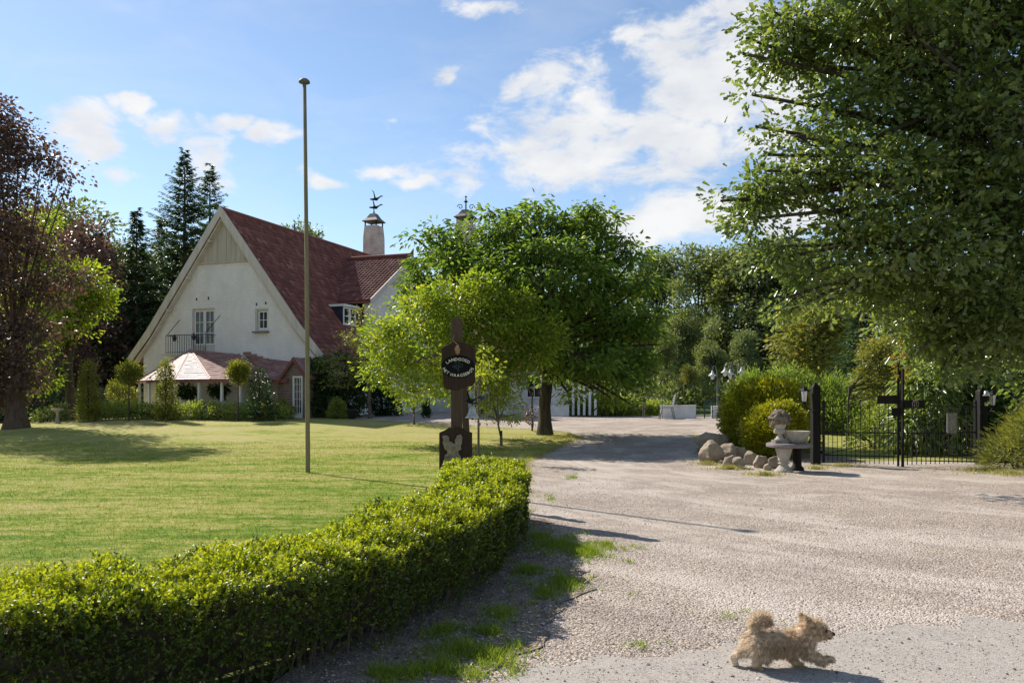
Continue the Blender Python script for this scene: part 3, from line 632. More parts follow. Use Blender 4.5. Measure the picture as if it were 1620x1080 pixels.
def window(parent, name, x0, z0, x1, z1, y, cols, rows_, ft=.075, mt=.026, m=None, axis=None, tilt=0.0):
    """casement: frame, glazing bars, every pane a sub-part"""
    m = m or M['white']; X = axis or (lambda a, d, z: (a, d, z))
    f = MB()
    def bx(a0, a1, b0, b1, dep, out):
        v = [X(a, y + d, b) for a in (a0, a1) for d in (-out, dep) for b in (b0, b1)]
        f.add(v, [(0, 1, 3, 2), (4, 6, 7, 5), (0, 4, 5, 1), (2, 3, 7, 6), (0, 2, 6, 4), (1, 5, 7, 3)])
    bx(x0, x0 + ft, z0, z1, .06, .03); bx(x1 - ft, x1, z0, z1, .06, .03); bx(x0 + ft, x1 - ft, z1 - ft, z1, .06, .03); bx(x0 + ft, x1 - ft, z0, z0 + ft * 1.3, .06, .03)
    gx0, gx1, gz0, gz1 = x0 + ft, x1 - ft, z0 + ft * 1.3, z1 - ft
    for i in range(1, cols): c = gx0 + (gx1 - gx0) * i / cols; bx(c - mt / 2, c + mt / 2, gz0, gz1, .03, .012)
    for j in range(1, rows_): c = gz0 + (gz1 - gz0) * j / rows_; bx(gx0, gx1, c - mt / 2, c + mt / 2, .03, .015)
    fo = f.build(name, m, parent)
    for i in range(cols):
        for j in range(rows_):
            a0 = gx0 + (gx1 - gx0) * i / cols; a1 = gx0 + (gx1 - gx0) * (i + 1) / cols; b0 = gz0 + (gz1 - gz0) * j / rows_; b1 = gz0 + (gz1 - gz0) * (j + 1) / rows_
            MB().add([X(a0, y + .02, b0), X(a1, y + .02, b0), X(a1, y + .02, b1), X(a0, y + .02, b1), X(a0, y + .026, b0), X(a1, y + .026, b0), X(a1, y + .026, b1), X(a0, y + .026, b1)], [(0, 1, 2, 3), (7, 6, 5, 4)]).build('pane', M['glass'], fo)
    return fo
# balcony door: outer frame and two leaves
f = MB()
for a, b in (((-2.07, 3.2), (-1.99, 5.55)), ((-.70, 3.2), (-.62, 5.55)), ((-1.99, 5.46), (-.70, 5.55))):
    f.box(((a[0] + b[0]) / 2, .42, (a[1] + b[1]) / 2), (b[0] - a[0], .1, b[1] - a[1]))
f.build('door_frame', M['cream'], house)
for x0 in (-1.985, -1.335):
    d = window(house, 'balcony_door', x0, 3.66, x0 + .63, 5.45, .43, 2, 3, .065, .026, M['white'])
    MB().box((x0 + .315, .44, 3.43), (.63, .05, .44)).build('door_panel', M['cream'], d)
MB().box((-1.9, .6, 4.55), (.16, .02, 1.7)).build('curtain', M['chim'], house)
# small window left ajar
f = MB()
for a, b in (((1.86, 4.28), (1.95, 5.4)), ((2.57, 4.28), (2.64, 5.4)), ((1.95, 5.32), (2.57, 5.4)), ((1.95, 4.28), (2.57, 4.36))): f.box(((a[0] + b[0]) / 2, .40, (a[1] + b[1]) / 2), (b[0] - a[0], .09, b[1] - a[1]))
f.build('window_frame', M['cream'], house)
window(house, 'window', 1.99, 4.37, 2.56, 5.29, .41, 2, 2, .06, .026, M['white'])
MB().box((2.25, .2, 4.235), (.9, .22, .075)).build('window_sill', M['slate'], house)
for px, pz in ((-1.75, 6.02), (-1.0, 6.05), (1.95, 5.62), (2.5, 5.66)): MB().box((px, .27, pz), (.03, .05, .13)).build('wall_anchor', M['black'], house)

# balcony
rail = MB(); bx0, bx1, bt = -3.08, -.58, -.42
rail.bar((bx0, .28, 4.15), (bx0, bt, 4.15), .03); rail.bar((bx0, bt, 4.15), (bx1, bt, 4.15), .03); rail.bar((bx1, bt, 4.15), (bx1, .28, 4.15), .03)
rail.bar((bx0, bt, 3.28), (bx1, bt, 3.28), .025)
rail_o = rail.build('balcony_railing', M['black'], house)
for i in range(18):
    x = bx0 + (bx1 - bx0) * i / 17; MB().bar((x, bt + .001, 3.2), (x, bt + .001, 4.14), .018).build('bar', M['black'], rail_o)
MB().box(((bx0 + bx1) / 2 - .1, -.06, 3.17), (bx1 - bx0 + .4, .75, .06)).build('balcony_floor', M['cream'], house)
for a, b in (((-2.96, bt, 4.2), (-2.76, .2, 5.0)), ((-.60, bt, 4.2), (-.2, .2, 5.15))): MB().tube([a, b], .018, 5).build('railing_stay', M['black'], house)
for x, y_, z in ((-2.5, -.45, 3.95), (-1.28, -.45, 3.98)):
    MB().lathe([(.06, -.11), (.11, .06), (.12, .1), (.03, .12), (.08, .16), (.02, .25)], (x, y_, z), 8).build('hanging_pot', M['pot'], house)

# dormer on the right slope
dz0, dz1, db, dt0, dt1 = 4.85, 5.86, 4.32, 4.4, 5.75
rb = lambda z: (10.36 - z) / RS
MB().prism([(rb(dz0), dz0), (db, dz0), (db, dz1), (rb(dz1), dz1)], (0, dt0, 0), (1, 0, 0), (0, 0, 1), (0, -1, 0), .05).build('dormer_cheek', M['navy'], house)
MB().prism([(rb(dz0), dz0), (db, dz0), (db, dz1), (rb(dz1), dz1)], (0, dt1, 0), (1, 0, 0), (0, 0, 1), (0, -1, 0), .05).build('dormer_cheek', M['navy'], house)
MB().box(((db + rb(dz1)) / 2 - .15, (dt0 + dt1) / 2, dz1 + .06), (db - rb(dz1) + .65, dt1 - dt0 + .25, .12)).build('dormer_roof', M['white'], house)
MB().box((db - .03, (dt0 + dt1) / 2, dz0 - .03), (.1, dt1 - dt0 + .1, .08)).build('dormer_sill', M['white'], house)
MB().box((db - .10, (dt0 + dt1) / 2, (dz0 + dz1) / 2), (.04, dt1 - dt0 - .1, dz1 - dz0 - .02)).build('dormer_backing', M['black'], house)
ax = lambda a, d, z: (db - d, a, z)
window(house, 'dormer_window', dt0 + .03, dz0 + .02, (dt0 + dt1) / 2, dz1 - .01, 0, 1, 2, .09, .03, M['white'], ax)
window(house, 'dormer_window', (dt0 + dt1) / 2 + .01, dz0 + .02, dt1 - .03, dz1 - .01, 0, 1, 2, .09, .03, M['white'], ax)

# cross gable on the right and its side wall
wb, wt, wz, wslope = 5.0, 10.65, 9.45, .636
zz = lambda t: wz - wslope * abs(t - wt)
MB().prism([(6.0, -.5), (15.3, -.5), (15.3, zz(15.3) - .2), (wt, wz - .25), (6.0, zz(6.0) - .2)], (wb, 0, 0), (0, 1, 0), (0, 0, 1), (1, 0, 0), .3).build('cross_wall', M['wbrick'], house)
nb = 16
for i in range(nb):
    t0 = wt - 2.4 + i * .3; t1 = t0 + .284; tp = [zz(t) - .32 for t in (t0, t1)]
    if max(tp) < 7.7: continue
    MB().prism([(t0, 7.55), (t1, 7.55), (t1, max(7.6, tp[1])), (t0, max(7.6, tp[0]))], (wb + .045 + .005 * (i % 2), 0, 0), (0, 1, 0), (0, 0, 1), (1, 0, 0), .03).build('plank', M['plank'], house)
MB().box((wb + .06, wt, 7.5), (.07, 5.0, .09)).build('gable_ledge', M['plank'], house)
for s in (-1, 1):
    e = wt + s * 5.0
    MB().prism([(wt, wz + .1), (e, zz(e) + .1), (e, zz(e) - .25), (wt, wz - .30)], (wb + .34 + .003 * s, 0, 0), (0, 1, 0), (0, 0, 1), (1, 0, 0), .07).build('bargeboard', M['cream'], house)
    rbk = lambda z: (10.3 - z) / RS
    top = [(wb + .28, wt, wz), (rbk(wz), wt, wz), (rbk(zz(e)), e, zz(e)), (wb + .28, e, zz(e))]
    MB().add(top + [(p[0], p[1], p[2] - .14) for p in top], [(0, 1, 2, 3), (7, 6, 5, 4), (0, 4, 5, 1), (1, 5, 6, 2), (2, 6, 7, 3), (3, 7, 4, 0)]).build('cross_roof', M['tile'], house)
    c = math.hypot(1, wslope)
    tiled('cross_tiles', (wb + .26, e, zz(e) + .03), (-1, 0, 0), (0, -s / c, wslope / c), 4.4, 5.0 * c, .24, .31, M['tile'], house, seed=12 + s,
          cut=lambda a, b: (wb + .26 - a) > (10.35 - (wz - 5.0 * wslope + b * wslope / math.hypot(1, wslope))) / RS)
MB().tube([(wb + .3, wt, wz + .13), (.55, wt, wz + .13)], .12, 8).build('ridge_tiles', M['tile'], house)
MB().tube([(wb + .2, wt, wz + .05), (wb + .36, wt, wz + .5)], [.16, .02], 6).build('gable_finial', M['tile'], house)
# long right wing behind the trees
g = MB(); g.box((9.6, 17.2, 1.2), (9.2, 7.2, 3.4)); g.build('wing_wall', M['wall_white'], house)
e0, e1, ry, rz_, ez_ = 4.7, 14.6, 17.2, 5.9, 2.75
A_, B_ = (e0, ry, rz_), (10.4, ry, rz_)
for name, pts in (('wing_roof', [A_, B_, (e1, ry - 4.1, ez_), (e0, ry - 4.1, ez_)]), ('wing_roof', [(e0, ry + 4.1, ez_), (e1, ry + 4.1, ez_), B_, A_]), ('wing_hip', [B_, (e1, ry + 4.1, ez_), (e1, ry - 4.1, ez_)])):
    k = len(pts); MB().add(pts + [(q[0], q[1], q[2] - .2) for q in pts], [tuple(range(k)), tuple(range(2 * k - 1, k - 1, -1))] + [(a, a + k, (a + 1) % k + k, (a + 1) % k) for a in range(k)]).build(name, M['tile'], house)
for x0 in (6.6, 9.4, 11.6): window(house, 'wing_window', x0, .9, x0 + 1.0, 2.2, 13.52, 2, 2, .07, .03, M['white'])
window(house, 'wing_door', 8.1, -.35, 9.0, 1.9, 13.52, 2, 3, .09, .03, M['white'])
for i in range(5):
    MB().box((14.6 + i * .34, 13.4, 1.1), (.13, .13, 2.4)).build('porch_post', M['white'], house)
MB().box((15.3, 13.4, 2.33), (1.8, .2, .14)).build('porch_beam', M['white'], house)
MB().box((15.3, 14.3, 2.45), (2.0, 2.0, .1)).build('porch_roof', M['white'], house)

def bird(m, parent, name, o, s, yaw=0.0):
    c, sn = math.cos(yaw), math.sin(yaw)
    def f(X, Y, Z):
        d = capsule(X, Y, Z, (-.32, 0, .02), (.1, 0, .0), .05, .10); d = smin(d, capsule(X, Y, Z, (.1, 0, .0), (.42, 0, .18), .07, .035), .05)
        d = smin(d, capsule(X, Y, Z, (.42, 0, .18), (.56, 0, .17), .05, .02), .03); d = smin(d, capsule(X, Y, Z, (0, .0, .05), (-.12, .05, .5), .06, .03), .06)
        return smin(d, capsule(X, Y, Z, (-.12, .05, .5), (-.3, .05, .68), .03, .012), .04)
    V, Q = surface_net(f, (-.45, -.2, -.2), (.65, .2, .8), .035); V = V * s
    V = np.stack([V[:, 0] * c - V[:, 1] * sn + o[0], V[:, 0] * sn + V[:, 1] * c + o[1], V[:, 2] + o[2]], -1)
    return np_mesh(name, V, Q.ravel(), np.full(len(Q), 4), m, parent, True)
# chimneys
def chimney(bx, ty, z0, z1, w):
    k = w / 2
    g = MB(); g.add([(bx + i * k * 1.06, ty + j * k * 1.06, z0) for i, j in ((-1, -1), (1, -1), (1, 1), (-1, 1))] + [(bx + i * k * 1.02, ty + j * k * 1.02, z1 - .8) for i, j in ((-1, -1), (1, -1), (1, 1), (-1, 1))] + [(bx + i * k * .9, ty + j * k * .9, z1) for i, j in ((-1, -1), (1, -1), (1, 1), (-1, 1))],
               [(0, 1, 5, 4), (1, 2, 6, 5), (2, 3, 7, 6), (3, 0, 4, 7), (4, 5, 9, 8), (5, 6, 10, 9), (6, 7, 11, 10), (7, 4, 8, 11), (8, 9, 10, 11)])
    ch = g.build('chimney', M['chim'], house)
    for i in (-1, 1):
        for j in (-1, 1): MB().bar((bx + i * k * .82, ty + j * k * .82, z1 - .01), (bx + i * k * .82, ty + j * k * .82, z1 + .32), .07).build('cap_post', M['black'], ch)
    r2 = math.sqrt(2)
    MB().lathe([(k * 1.12 * r2, z1 + .28), (k * 1.14 * r2, z1 + .33), (k * .72 * r2, z1 + .55), (k * .38 * r2, z1 + .86), (k * .30 * r2, z1 + .88)], (bx, ty, 0), 4, math.pi / 4).build('chimney_cap', M['lead'], ch)
    return ch, z1 + .88
cbx = -.42; ch, zt = chimney(cbx, 16.0, 8.6, 12.75, 1.05)
MB().tube([(cbx, 16, zt - .05), (cbx, 16, zt + .45)], .035, 6).build('vane_rod', M['black'], ch)
MB().lathe([(.02, -.08), (.09, 0), (.02, .08)], (cbx, 16, zt + .1), 10).build('vane_ball', M['lead'], ch)
bird(M['black'], ch, 'vane_bird', (cbx + .05, 16, zt + .42), 1.05, .25); bird(M['black'], ch, 'vane_bird', (cbx + .12, 15.95, zt + .98), 1.05, .1)
ch, zt = chimney(5.26, 18.9, 6.5, 13.2, 1.15)
sc = MB()
for a in range(4):
    t = a * math.pi / 2 + .4; pts = []
    for q in np.linspace(0, 1, 14): 
        ang = q * 7.0; rr = .05 + .16 * (1 - q); pts.append((5.26 + math.cos(t) * (.40 + rr * math.cos(ang)), 18.9 + math.sin(t) * (.40 + rr * math.cos(ang)), zt + .2 + rr * math.sin(ang)))
    sc.tube(pts, .028, 5)
sc.build('scroll_finial', M['black'], ch); MB().lathe([(.05, -.05), (.05, .5), (.16, .58), (.05, .66), (.03, .85), (.09, .92), (.01, 1.0)], (5.26, 18.9, zt), 8).build('finial', M['black'], ch)

# ------------------------------------------------------------------ the veranda in front of the gable
ver = thing('veranda', 'open veranda with weathered red shingled roof on white posts against the gable', 'veranda', HB, HR)
def along(px, t):
    """place along the gable seen at a pixel column, t metres before the gable line"""
    q = (px - 810) / F; return (q * (HB.y + .94 * t) - HB.x - .341 * t) / (.94 + .341 * q)
def hz(b, t, py): return EYE + (HORIZON - py) / F * (HB.y - .341 * b + .94 * t) - HB.z
E = [(along(216, -.1), -.1), (along(232, -2.2), -2.2), (along(277, -3.5), -3.5), (along(333, -3.9), -3.9), (along(384, -3.2), -3.2), (along(433, -1.6), -1.6)]; ez = 1.84
A0 = Vector((along(302, -1.1), -1.1, hz(along(302, -1.1), -1.1, 553))); A1 = Vector((along(378, -.1), -.1, hz(along(378, -.1), -.1, 560)))
def shingle_facet(poly, rows_, seed):
    """courses of shingles between eave edge (poly[0], poly[1]) and top (poly[3], poly[2])"""
    r = random.Random(seed); a, b, c, d = map(Vector, poly); nrm = (b - a).cross(d - a).normalized()
    if nrm.z < 0: nrm = -nrm
    g = MB()
    for i in range(rows_):
        t0, t1 = i / rows_ - .012, (i + 1) / rows_; l0, r0, l1, r1 = a.lerp(d, t0), b.lerp(c, t0), a.lerp(d, t1), b.lerp(c, t1)
        n = max(1, int((r0 - l0).length / .24)); sh = r.random() * .6; q = [0.0] + [min(1, max(0, (k + sh) / n)) for k in range(n + 1)] + [1.0]; q = sorted(set(q))
        for s0, s1 in zip(q[:-1], q[1:]):
            h = .025 + r.random() * .012; p = [l0.lerp(r0, s0) + nrm * h, l0.lerp(r0, s1) + nrm * h, l1.lerp(r1, s1) + nrm * .004, l1.lerp(r1, s0) + nrm * .004]
            g.add(p + [p[0] - nrm * (h + .005), p[1] - nrm * (h + .005)], [(0, 1, 2, 3), (4, 5, 1, 0)])
    return g
EV = [Vector((a, b, ez)) for a, b in E]
tops = [A0, A0, A0, A0, A1, A1]
fac = [(EV[0], EV[1], A0, A0), (EV[1], EV[2], A0, A0), (EV[2], EV[3], A0, A0), (EV[3], EV[4], A1, A0), (EV[4], EV[5], A1, A1)]
for i, (a, b, c, d) in enumerate(fac):
    e = 1e-3; f_o = MB().add([a, b, c, d] if (c - d).length > e else [a, b, c], [(0, 1, 2, 3)] if (c - d).length > e else [(0, 1, 2)]).build('roof_panel', M['shingle'], ver)
    tag(shingle_facet((a, b, c + (b - a) * .01, d), 15, i).build('shingles', M['shingle'], f_o), kind='stuff')
    MB().tube([a, d], .05, 5).build('hip_tiles', M['shingle'], ver)
# lower roof running right to the annex
R0, R1 = Vector((E[5][0] - .05, -1.62, ez)), Vector((along(455, -1.62), -1.62, ez)); R2 = Vector((R1.x, .22, 2.62)); R3 = Vector((A1.x + .1, .22, A1.z - .08))
pts = [R0, R1, R2, R3]
f_o = MB().add(pts, [(0, 1, 2, 3)]).build('roof_panel', M['shingle'], ver); tag(shingle_facet(pts, 11, 9).build('shingles', M['shingle'], f_o), kind='stuff')
for i in range(6): MB().box((A1.x + .25 + i * .36, .19, A1.z + .04 - i * .115), (.37, .12, .16)).build('stepped_flashing', M['shingle'], ver)
g = MB()
for a, b in zip(EV[:-1], EV[1:]): g.bar(a - Vector((0, 0, .07)), b - Vector((0, 0, .07)), .06, .14)
g.bar(R0 - Vector((0, 0, .07)), R1 - Vector((0, 0, .07)), .06, .14); g.build('fascia', M['tile'], ver)
post_at = [(along(x, t), t) for x, t in ((221, -.4), (236, -1.95), (247, -.9), (277, -3.2), (315, -3.5), (351, -3.45), (380, -3.0), (425, -1.5), (304, -.2))]
for a, b in post_at: MB().box((a, b, .8), (.10, .10, 2.1)).build('post', M['white'], ver)
MB().box((-.4, -1.6, -.12), (8.2, 3.6, .12)).build('floor', M['stone'], ver)
MB().box((along(285, .2), .24, 1.0), (1.5, .05, 1.5)).build('back_door', M['white'], ver)
# annex: brick with a little gable and a white barred door
ann = thing('annex', 'small red brick annex with shingled gable roof and white grilled door', 'annex', HB, HR)
MB().box((5.0, -.55, .8), (1.1, 1.7, 2.2)).build('side_wall', M['rbrick'], ann)
ax0, ax1 = along(449, -1.5), along(486, -1.5); D0, D1 = along(463, -1.5), along(479, -1.5)
MB().holed([(ax0, -.3), (ax1, -.3), (ax1, 1.95), ((ax0 + ax1) / 2, 2.75), (ax0, 1.95)], [[(D0, -.1), (D1, -.1), (D1, 2.0), (D0, 2.0)]], (0, -1.52, 0), (1, 0, 0), (0, 0, 1), (0, -1, 0), 1.75, .12).build('front_wall', M['rbrick'], ann)
for s in (-1, 1):
    c = (ax0 + ax1) / 2; e = c + s * ((ax1 - ax0) / 2 + .12); pts = [Vector((c, -1.66, 2.86)), Vector((c, .2, 2.86)), Vector((e, .2, 1.9)), Vector((e, -1.66, 1.9))]
    if s == 1: pts = [pts[0], pts[3], pts[2], pts[1]]
    f_o = MB().add(pts + [p - Vector((0, 0, .07)) for p in pts], [(0, 1, 2, 3), (7, 6, 5, 4), (0, 4, 5, 1), (1, 5, 6, 2), (2, 6, 7, 3), (3, 7, 4, 0)]).build('roof', M['shingle'], ann)
    MB().prism([(c, 2.88), (e, 1.93), (e, 1.75), (c, 2.66)], (0, -1.70 - .003 * s, 0), (1, 0, 0), (0, 0, 1), (0, -1, 0), .05).build('bargeboard', M['tile'], ann)
MB().box(((D0 + D1) / 2, -1.36, .95), (D1 - D0, .02, 2.0)).build('door_glass', M['glass'], ann)
f = MB()
for a0, a1, b0, b1 in ((D0, D0 + .08, -.1, 2.0), (D1 - .08, D1, -.1, 2.0), (D0 + .08, D1 - .08, 1.91, 2.0), (D0 + .08, D1 - .08, -.1, .3)): f.box(((a0 + a1) / 2, -1.47, (b0 + b1) / 2), (a1 - a0, .08, b1 - b0))
df = f.build('door_frame', M['white'], ann)
for i in range(2): x = D0 + (D1 - D0) * (.38 + .24 * i); MB().box((x, -1.45, 1.1), (.022, .04, 1.6)).build('grille_bar', M['white'], df)
for j in range(4): MB().box(((D0 + D1) / 2, -1.462, .6 + j * .34), (D1 - D0 - .16, .03, .022)).build('grille_bar', M['white'], df)

# ------------------------------------------------------------------ trees, hedges and shrubs
def rnd_dirs(r, n):
    v = r.normal(size=(n, 3)); return unit(v)
def clump_points(r, lobes, n, shell=.45):
    """branch-end positions in and near the surface of the lobes (centre, radii)"""
    C = np.array([l[0] for l in lobes], float); R = np.array([l[1] for l in lobes], float)
    w = (R.prod(1)) ** (2 / 3); idx = r.choice(len(C), n, p=w / w.sum())
    d = rnd_dirs(r, n); q = shell + (1.04 - shell) * r.random(n) ** .6 + .16 * np.maximum(0, r.normal(size=n) - 1.0)
    P = C[idx] + d * R[idx] * q[:, None]
    return P, d, idx, C, R
def tree(name, label, base, lobes, trunk, nclump, per, spread, size, shape, lm, bm='bark', group=None, cat='tree', seed=1, ratio=.5, droop=.25, up=.6,
         lean=(0, 0), limb=.16, paths=(), twig_share=.5, shell=.45, minz=None, zflat=.6, flat=0.0, trunk_top=None, extra=()):
    """trunk with limbs, and a crown of separate leaves gathered on branch ends"""
    r = np.random.default_rng(seed); base = Vector(base)
    root = thing(name, label, cat, base, 0, group)
    B = np.array(base)
    P, d, idx, C, R = clump_points(r, lobes, nclump, shell)
    if minz is not None: k = P[:, 2] > minz + r.random(len(P)) * .3; P, d, idx = P[k], d[k], idx[k]
    n = len(P)
    # leaves
    rep = np.repeat(np.arange(n), per); N_ = len(rep)
    sz = r.uniform(.65, 1.35, n)
    off = np.clip(r.normal(size=(N_, 3)), -1.7, 1.7) * spread * sz[rep][:, None]; off[:, 2] *= zflat
    LP = P[rep] + off
    ax = unit(off) * 1.0 + d[rep] * .5 + r.normal(size=(N_, 3)) * .32; ax[:, 2] -= droop
    if flat: ax[:, 2] *= (1 - flat)
    nr = r.normal(size=(N_, 3)) * .55; nr[:, 2] += up
    L = size * r.uniform(.6, 1.25, N_)
    crown = leaves('crown', LP - B, ax, nr, L, L * ratio * r.uniform(.8, 1.2, N_), shape, lm, root)
    # trunk and limbs
    th, r0, r1 = trunk; tt = Vector((lean[0], lean[1], th)); g = MB()
    pts = [Vector((0, 0, -.25)), Vector((0, 0, .12)), Vector((0, 0, .5))] + [tt * t + Vector((r.normal() * r0 * .25, r.normal() * r0 * .25, 0)) for t in (.35, .65, 1.0)]
    g.tube(pts, [r0 * 1.55, r0 * 1.3, r0 * 1.03, r0 * .95, r0 * .85, r1], 10); g.build('trunk', M[bm], root, True)
    g = MB(); lobe_pts = []
    for i in range(len(C)):
        s = tt * r.uniform(.72, 1.0); e = Vector(C[i] - B); mid = s.lerp(e, .5) + Vector((0, 0, (e - s).length * r.uniform(-.02, .12)))
        if any(True for _ in paths) and i >= 0 and paths == 'none': break
        pl = [s, s.lerp(mid, .5) + Vector((0, 0, .05 * (e - s).length)), mid, mid.lerp(e, .55), e]
        g.tube(pl, [r1 * limb * 4.2, r1 * limb * 3.4, r1 * limb * 2.6, r1 * limb * 1.9, r1 * limb * 1.2], 6, False); lobe_pts.append(pl)
    if paths != 'none':
        for pth, ra, rb_ in paths:
            pp = [Vector(q) - base for q in pth]; g.tube(pp, list(np.linspace(ra, rb_, len(pp))), 7, False)
    for i in np.nonzero(r.random(n) < twig_share)[0]:
        pl = lobe_pts[idx[i]]; e = Vector(P[i] - B); s = min(pl[1:], key=lambda q: (q - e).length) if len(pl) else tt
        mid = s.lerp(e, .55) + Vector(r.normal(size=3) * .08 * (e - s).length)
        g.tube([s, mid, e], [r1 * limb * .9, r1 * limb * .55, r1 * limb * .2], 3, False)
    tag(g.build('branches', M[bm], root, True), kind='stuff')
    return root
def LB(px, py, Y, rx, rz, ry=None, dy=0.0):
    """a lobe of a crown: centre at a pixel and distance, half sizes in pixels"""
    c = W(px, py, Y + dy); k = (Y + dy) / F
    return (tuple(c), (rx * k, (ry * k if ry else .5 * (rx + rz) * k), rz * k))

# the broad tree in front of the wing
b = G(862, 688); Y = b.y
lob = [LB(x, y, Y, rx, rz, None, dy) for x, y, rx, rz, dy in [
    (705, 420, 60, 48, -.5), (768, 392, 70, 42, .3), (840, 372, 80, 42, -.2), (915, 385, 62, 48, .5), (962, 425, 52, 48, -.3), (870, 440, 100, 62, -1.6), (955, 495, 66, 58, .2), (995, 545, 46, 44, .4),
    (900, 555, 80, 46, -1.8), (820, 490, 85, 58, 1.8), (672, 445, 30, 26, .3), (690, 490, 55, 46, .6), (1008, 585, 30, 28, -.3), (928, 352, 28, 24, .4), (690, 384, 30, 20, -.2), (845, 342, 50, 18, .2), (985, 400, 26, 24, .2), (655, 478, 20, 14, .2),
    (900, 590, 60, 30, 1.6), (965, 590, 50, 26, -1.0), (760, 450, 80, 60, -1.5), (830, 420, 90, 50, 2.5), (925, 470, 80, 70, 2.6), (1025, 520, 18, 30, .2), (940, 615, 30, 20, .4)]]
lob = [(c, tuple(q * .93 for q in rr)) for c, rr in lob] + [LB(x, y, Y, s, s * .62, None, d) for x, y, s, d in [(660, 380, 13, -.2), (688, 362, 15, .3), (776, 338, 14, .4), (800, 329, 14, -.3), (852, 325, 17, .2), (895, 333, 14, 0), (935, 327, 16, -.2), (962, 352, 15, .3), (988, 374, 16, 0), (1008, 402, 16, .2), (1020, 448, 17, -.2), (1034, 500, 15, 0), (1044, 545, 15, .2), (1040, 590, 14, 0), (1012, 622, 15, .2), (965, 628, 16, -.3), (640, 452, 13, 0), (900, 622, 18, .5), (1000, 640, 11, 0)]]
tree('broadleaf_tree', 'broad round crowned dark green tree standing where lawn meets the gravel drive', b, lob, (3.1, .24, .17), 900, 34, .30, .23, 'long', M['l_main'], 'bark', seed=11, ratio=.42, droop=.45, up=.9, twig_share=.6, zflat=.42)
b = G(738, 702); Y = b.y
# the young oak behind the sign
lob = [LB(x, y, Y, rx, rz, None, dy) for x, y, rx, rz, dy in [
    (735, 480, 66, 38, 0), (672, 508, 62, 44, .2), (625, 548, 50, 40, -.2), (700, 565, 78, 44, -.5), (785, 515, 60, 44, .3), (826, 538, 44, 40, -.2), (856, 512, 26, 20, .2), (764, 560, 58, 44, .4),
    (640, 596, 34, 26, .1), (590, 592, 20, 20, .1), (800, 590, 34, 34, .1), (848, 560, 26, 24, -.2), (760, 448, 34, 18, .1), (655, 620, 26, 18, 0), (700, 605, 40, 26, .3), (870, 535, 22, 20, .1), (815, 480, 34, 24, .2), (690, 470, 30, 20, -.2), (780, 470, 36, 22, -.3), (610, 520, 26, 20, .1)]]
tree('young_oak', 'young yellow green oak with loose crown directly behind the estate sign', b, lob, (2.3, .075, .05), 760, 27, .20, .15, 'lobed', M['l_young'], 'bark2', seed=12, ratio=.52, droop=.2, up=.6, limb=.12, twig_share=.6)
# saplings
b = onground((585 - 810) / F * 36.4, 36.4)
lob = [LB(x, y, b.y, rx, rz) for x, y, rx, rz in [(585, 560, 40, 30), (545, 580, 40, 22), (612, 555, 30, 30), (525, 565, 22, 12), (565, 535, 28, 20), (575, 500, 16, 18), (600, 590, 30, 16), (535, 602, 24, 10)]]
tree('sapling', 'slender pale leaved tree with layered branches in front of the ivy clad house wall', b, lob, (2.0, .07, .05), 210, 20, .24, .13, 'diamond', M['l_lime'], 'bark2', seed=13, limb=.22, droop=.2, up=1.2, zflat=.3, twig_share=.7, cat='tree')
b = G(655, 672)
lob = [LB(655, 630, b.y, 22, 12), LB(648, 640, b.y, 14, 8), LB(668, 622, b.y, 16, 12)]
tree('sapling', 'tiny bare stemmed sapling at the back edge of the lawn before the white wall', b, lob, (.8, .03, .02), 30, 14, .14, .12, 'diamond', M['l_young'], 'bark2', seed=14, limb=.3, twig_share=.6, cat='sapling')
b = G(793, 706)
lob = [LB(x, y, b.y, rx, rz) for x, y, rx, rz in [(775, 625, 28, 22), (800, 640, 24, 20), (785, 605, 24, 18), (760, 655, 16, 10), (815, 655, 14, 10), (765, 600, 16, 16)]]
tree('sapling', 'low sapling with bright lime leaves right of the hanging bell', b, lob, (.95, .035, .025), 90, 17, .13, .12, 'lobed', M['l_bright'], 'bark2', seed=15, limb=.3, twig_share=.7, lean=(-.12, 0), cat='sapling')
b = G(757, 730)
lob = [LB(x, y, b.y, rx, rz) for x, y, rx, rz in [(770, 590, 18, 22), (752, 600, 14, 14), (765, 565, 14, 14)]]
tree('sapling', 'thin straight dark sapling stem just right of the carved board', b, lob, (2.2, .03, .02), 26, 14, .12, .11, 'lobed', M['l_bright'], 'bark2', seed=16, limb=.3, twig_share=.6, cat='sapling')
b = G(842, 682)
lob = [LB(842, 660, b.y, 7, 14), LB(840, 648, b.y, 5, 8), LB(824, 600, b.y, 14, 12)]
tree('sapling', 'small propped sapling with brownish leaves beside the thick trunk', b, lob, (1.5, .03, .02), 26, 16, .10, .11, 'diamond', M['l_copper'], 'bark2', seed=17, limb=.3, twig_share=.6, cat='sapling')

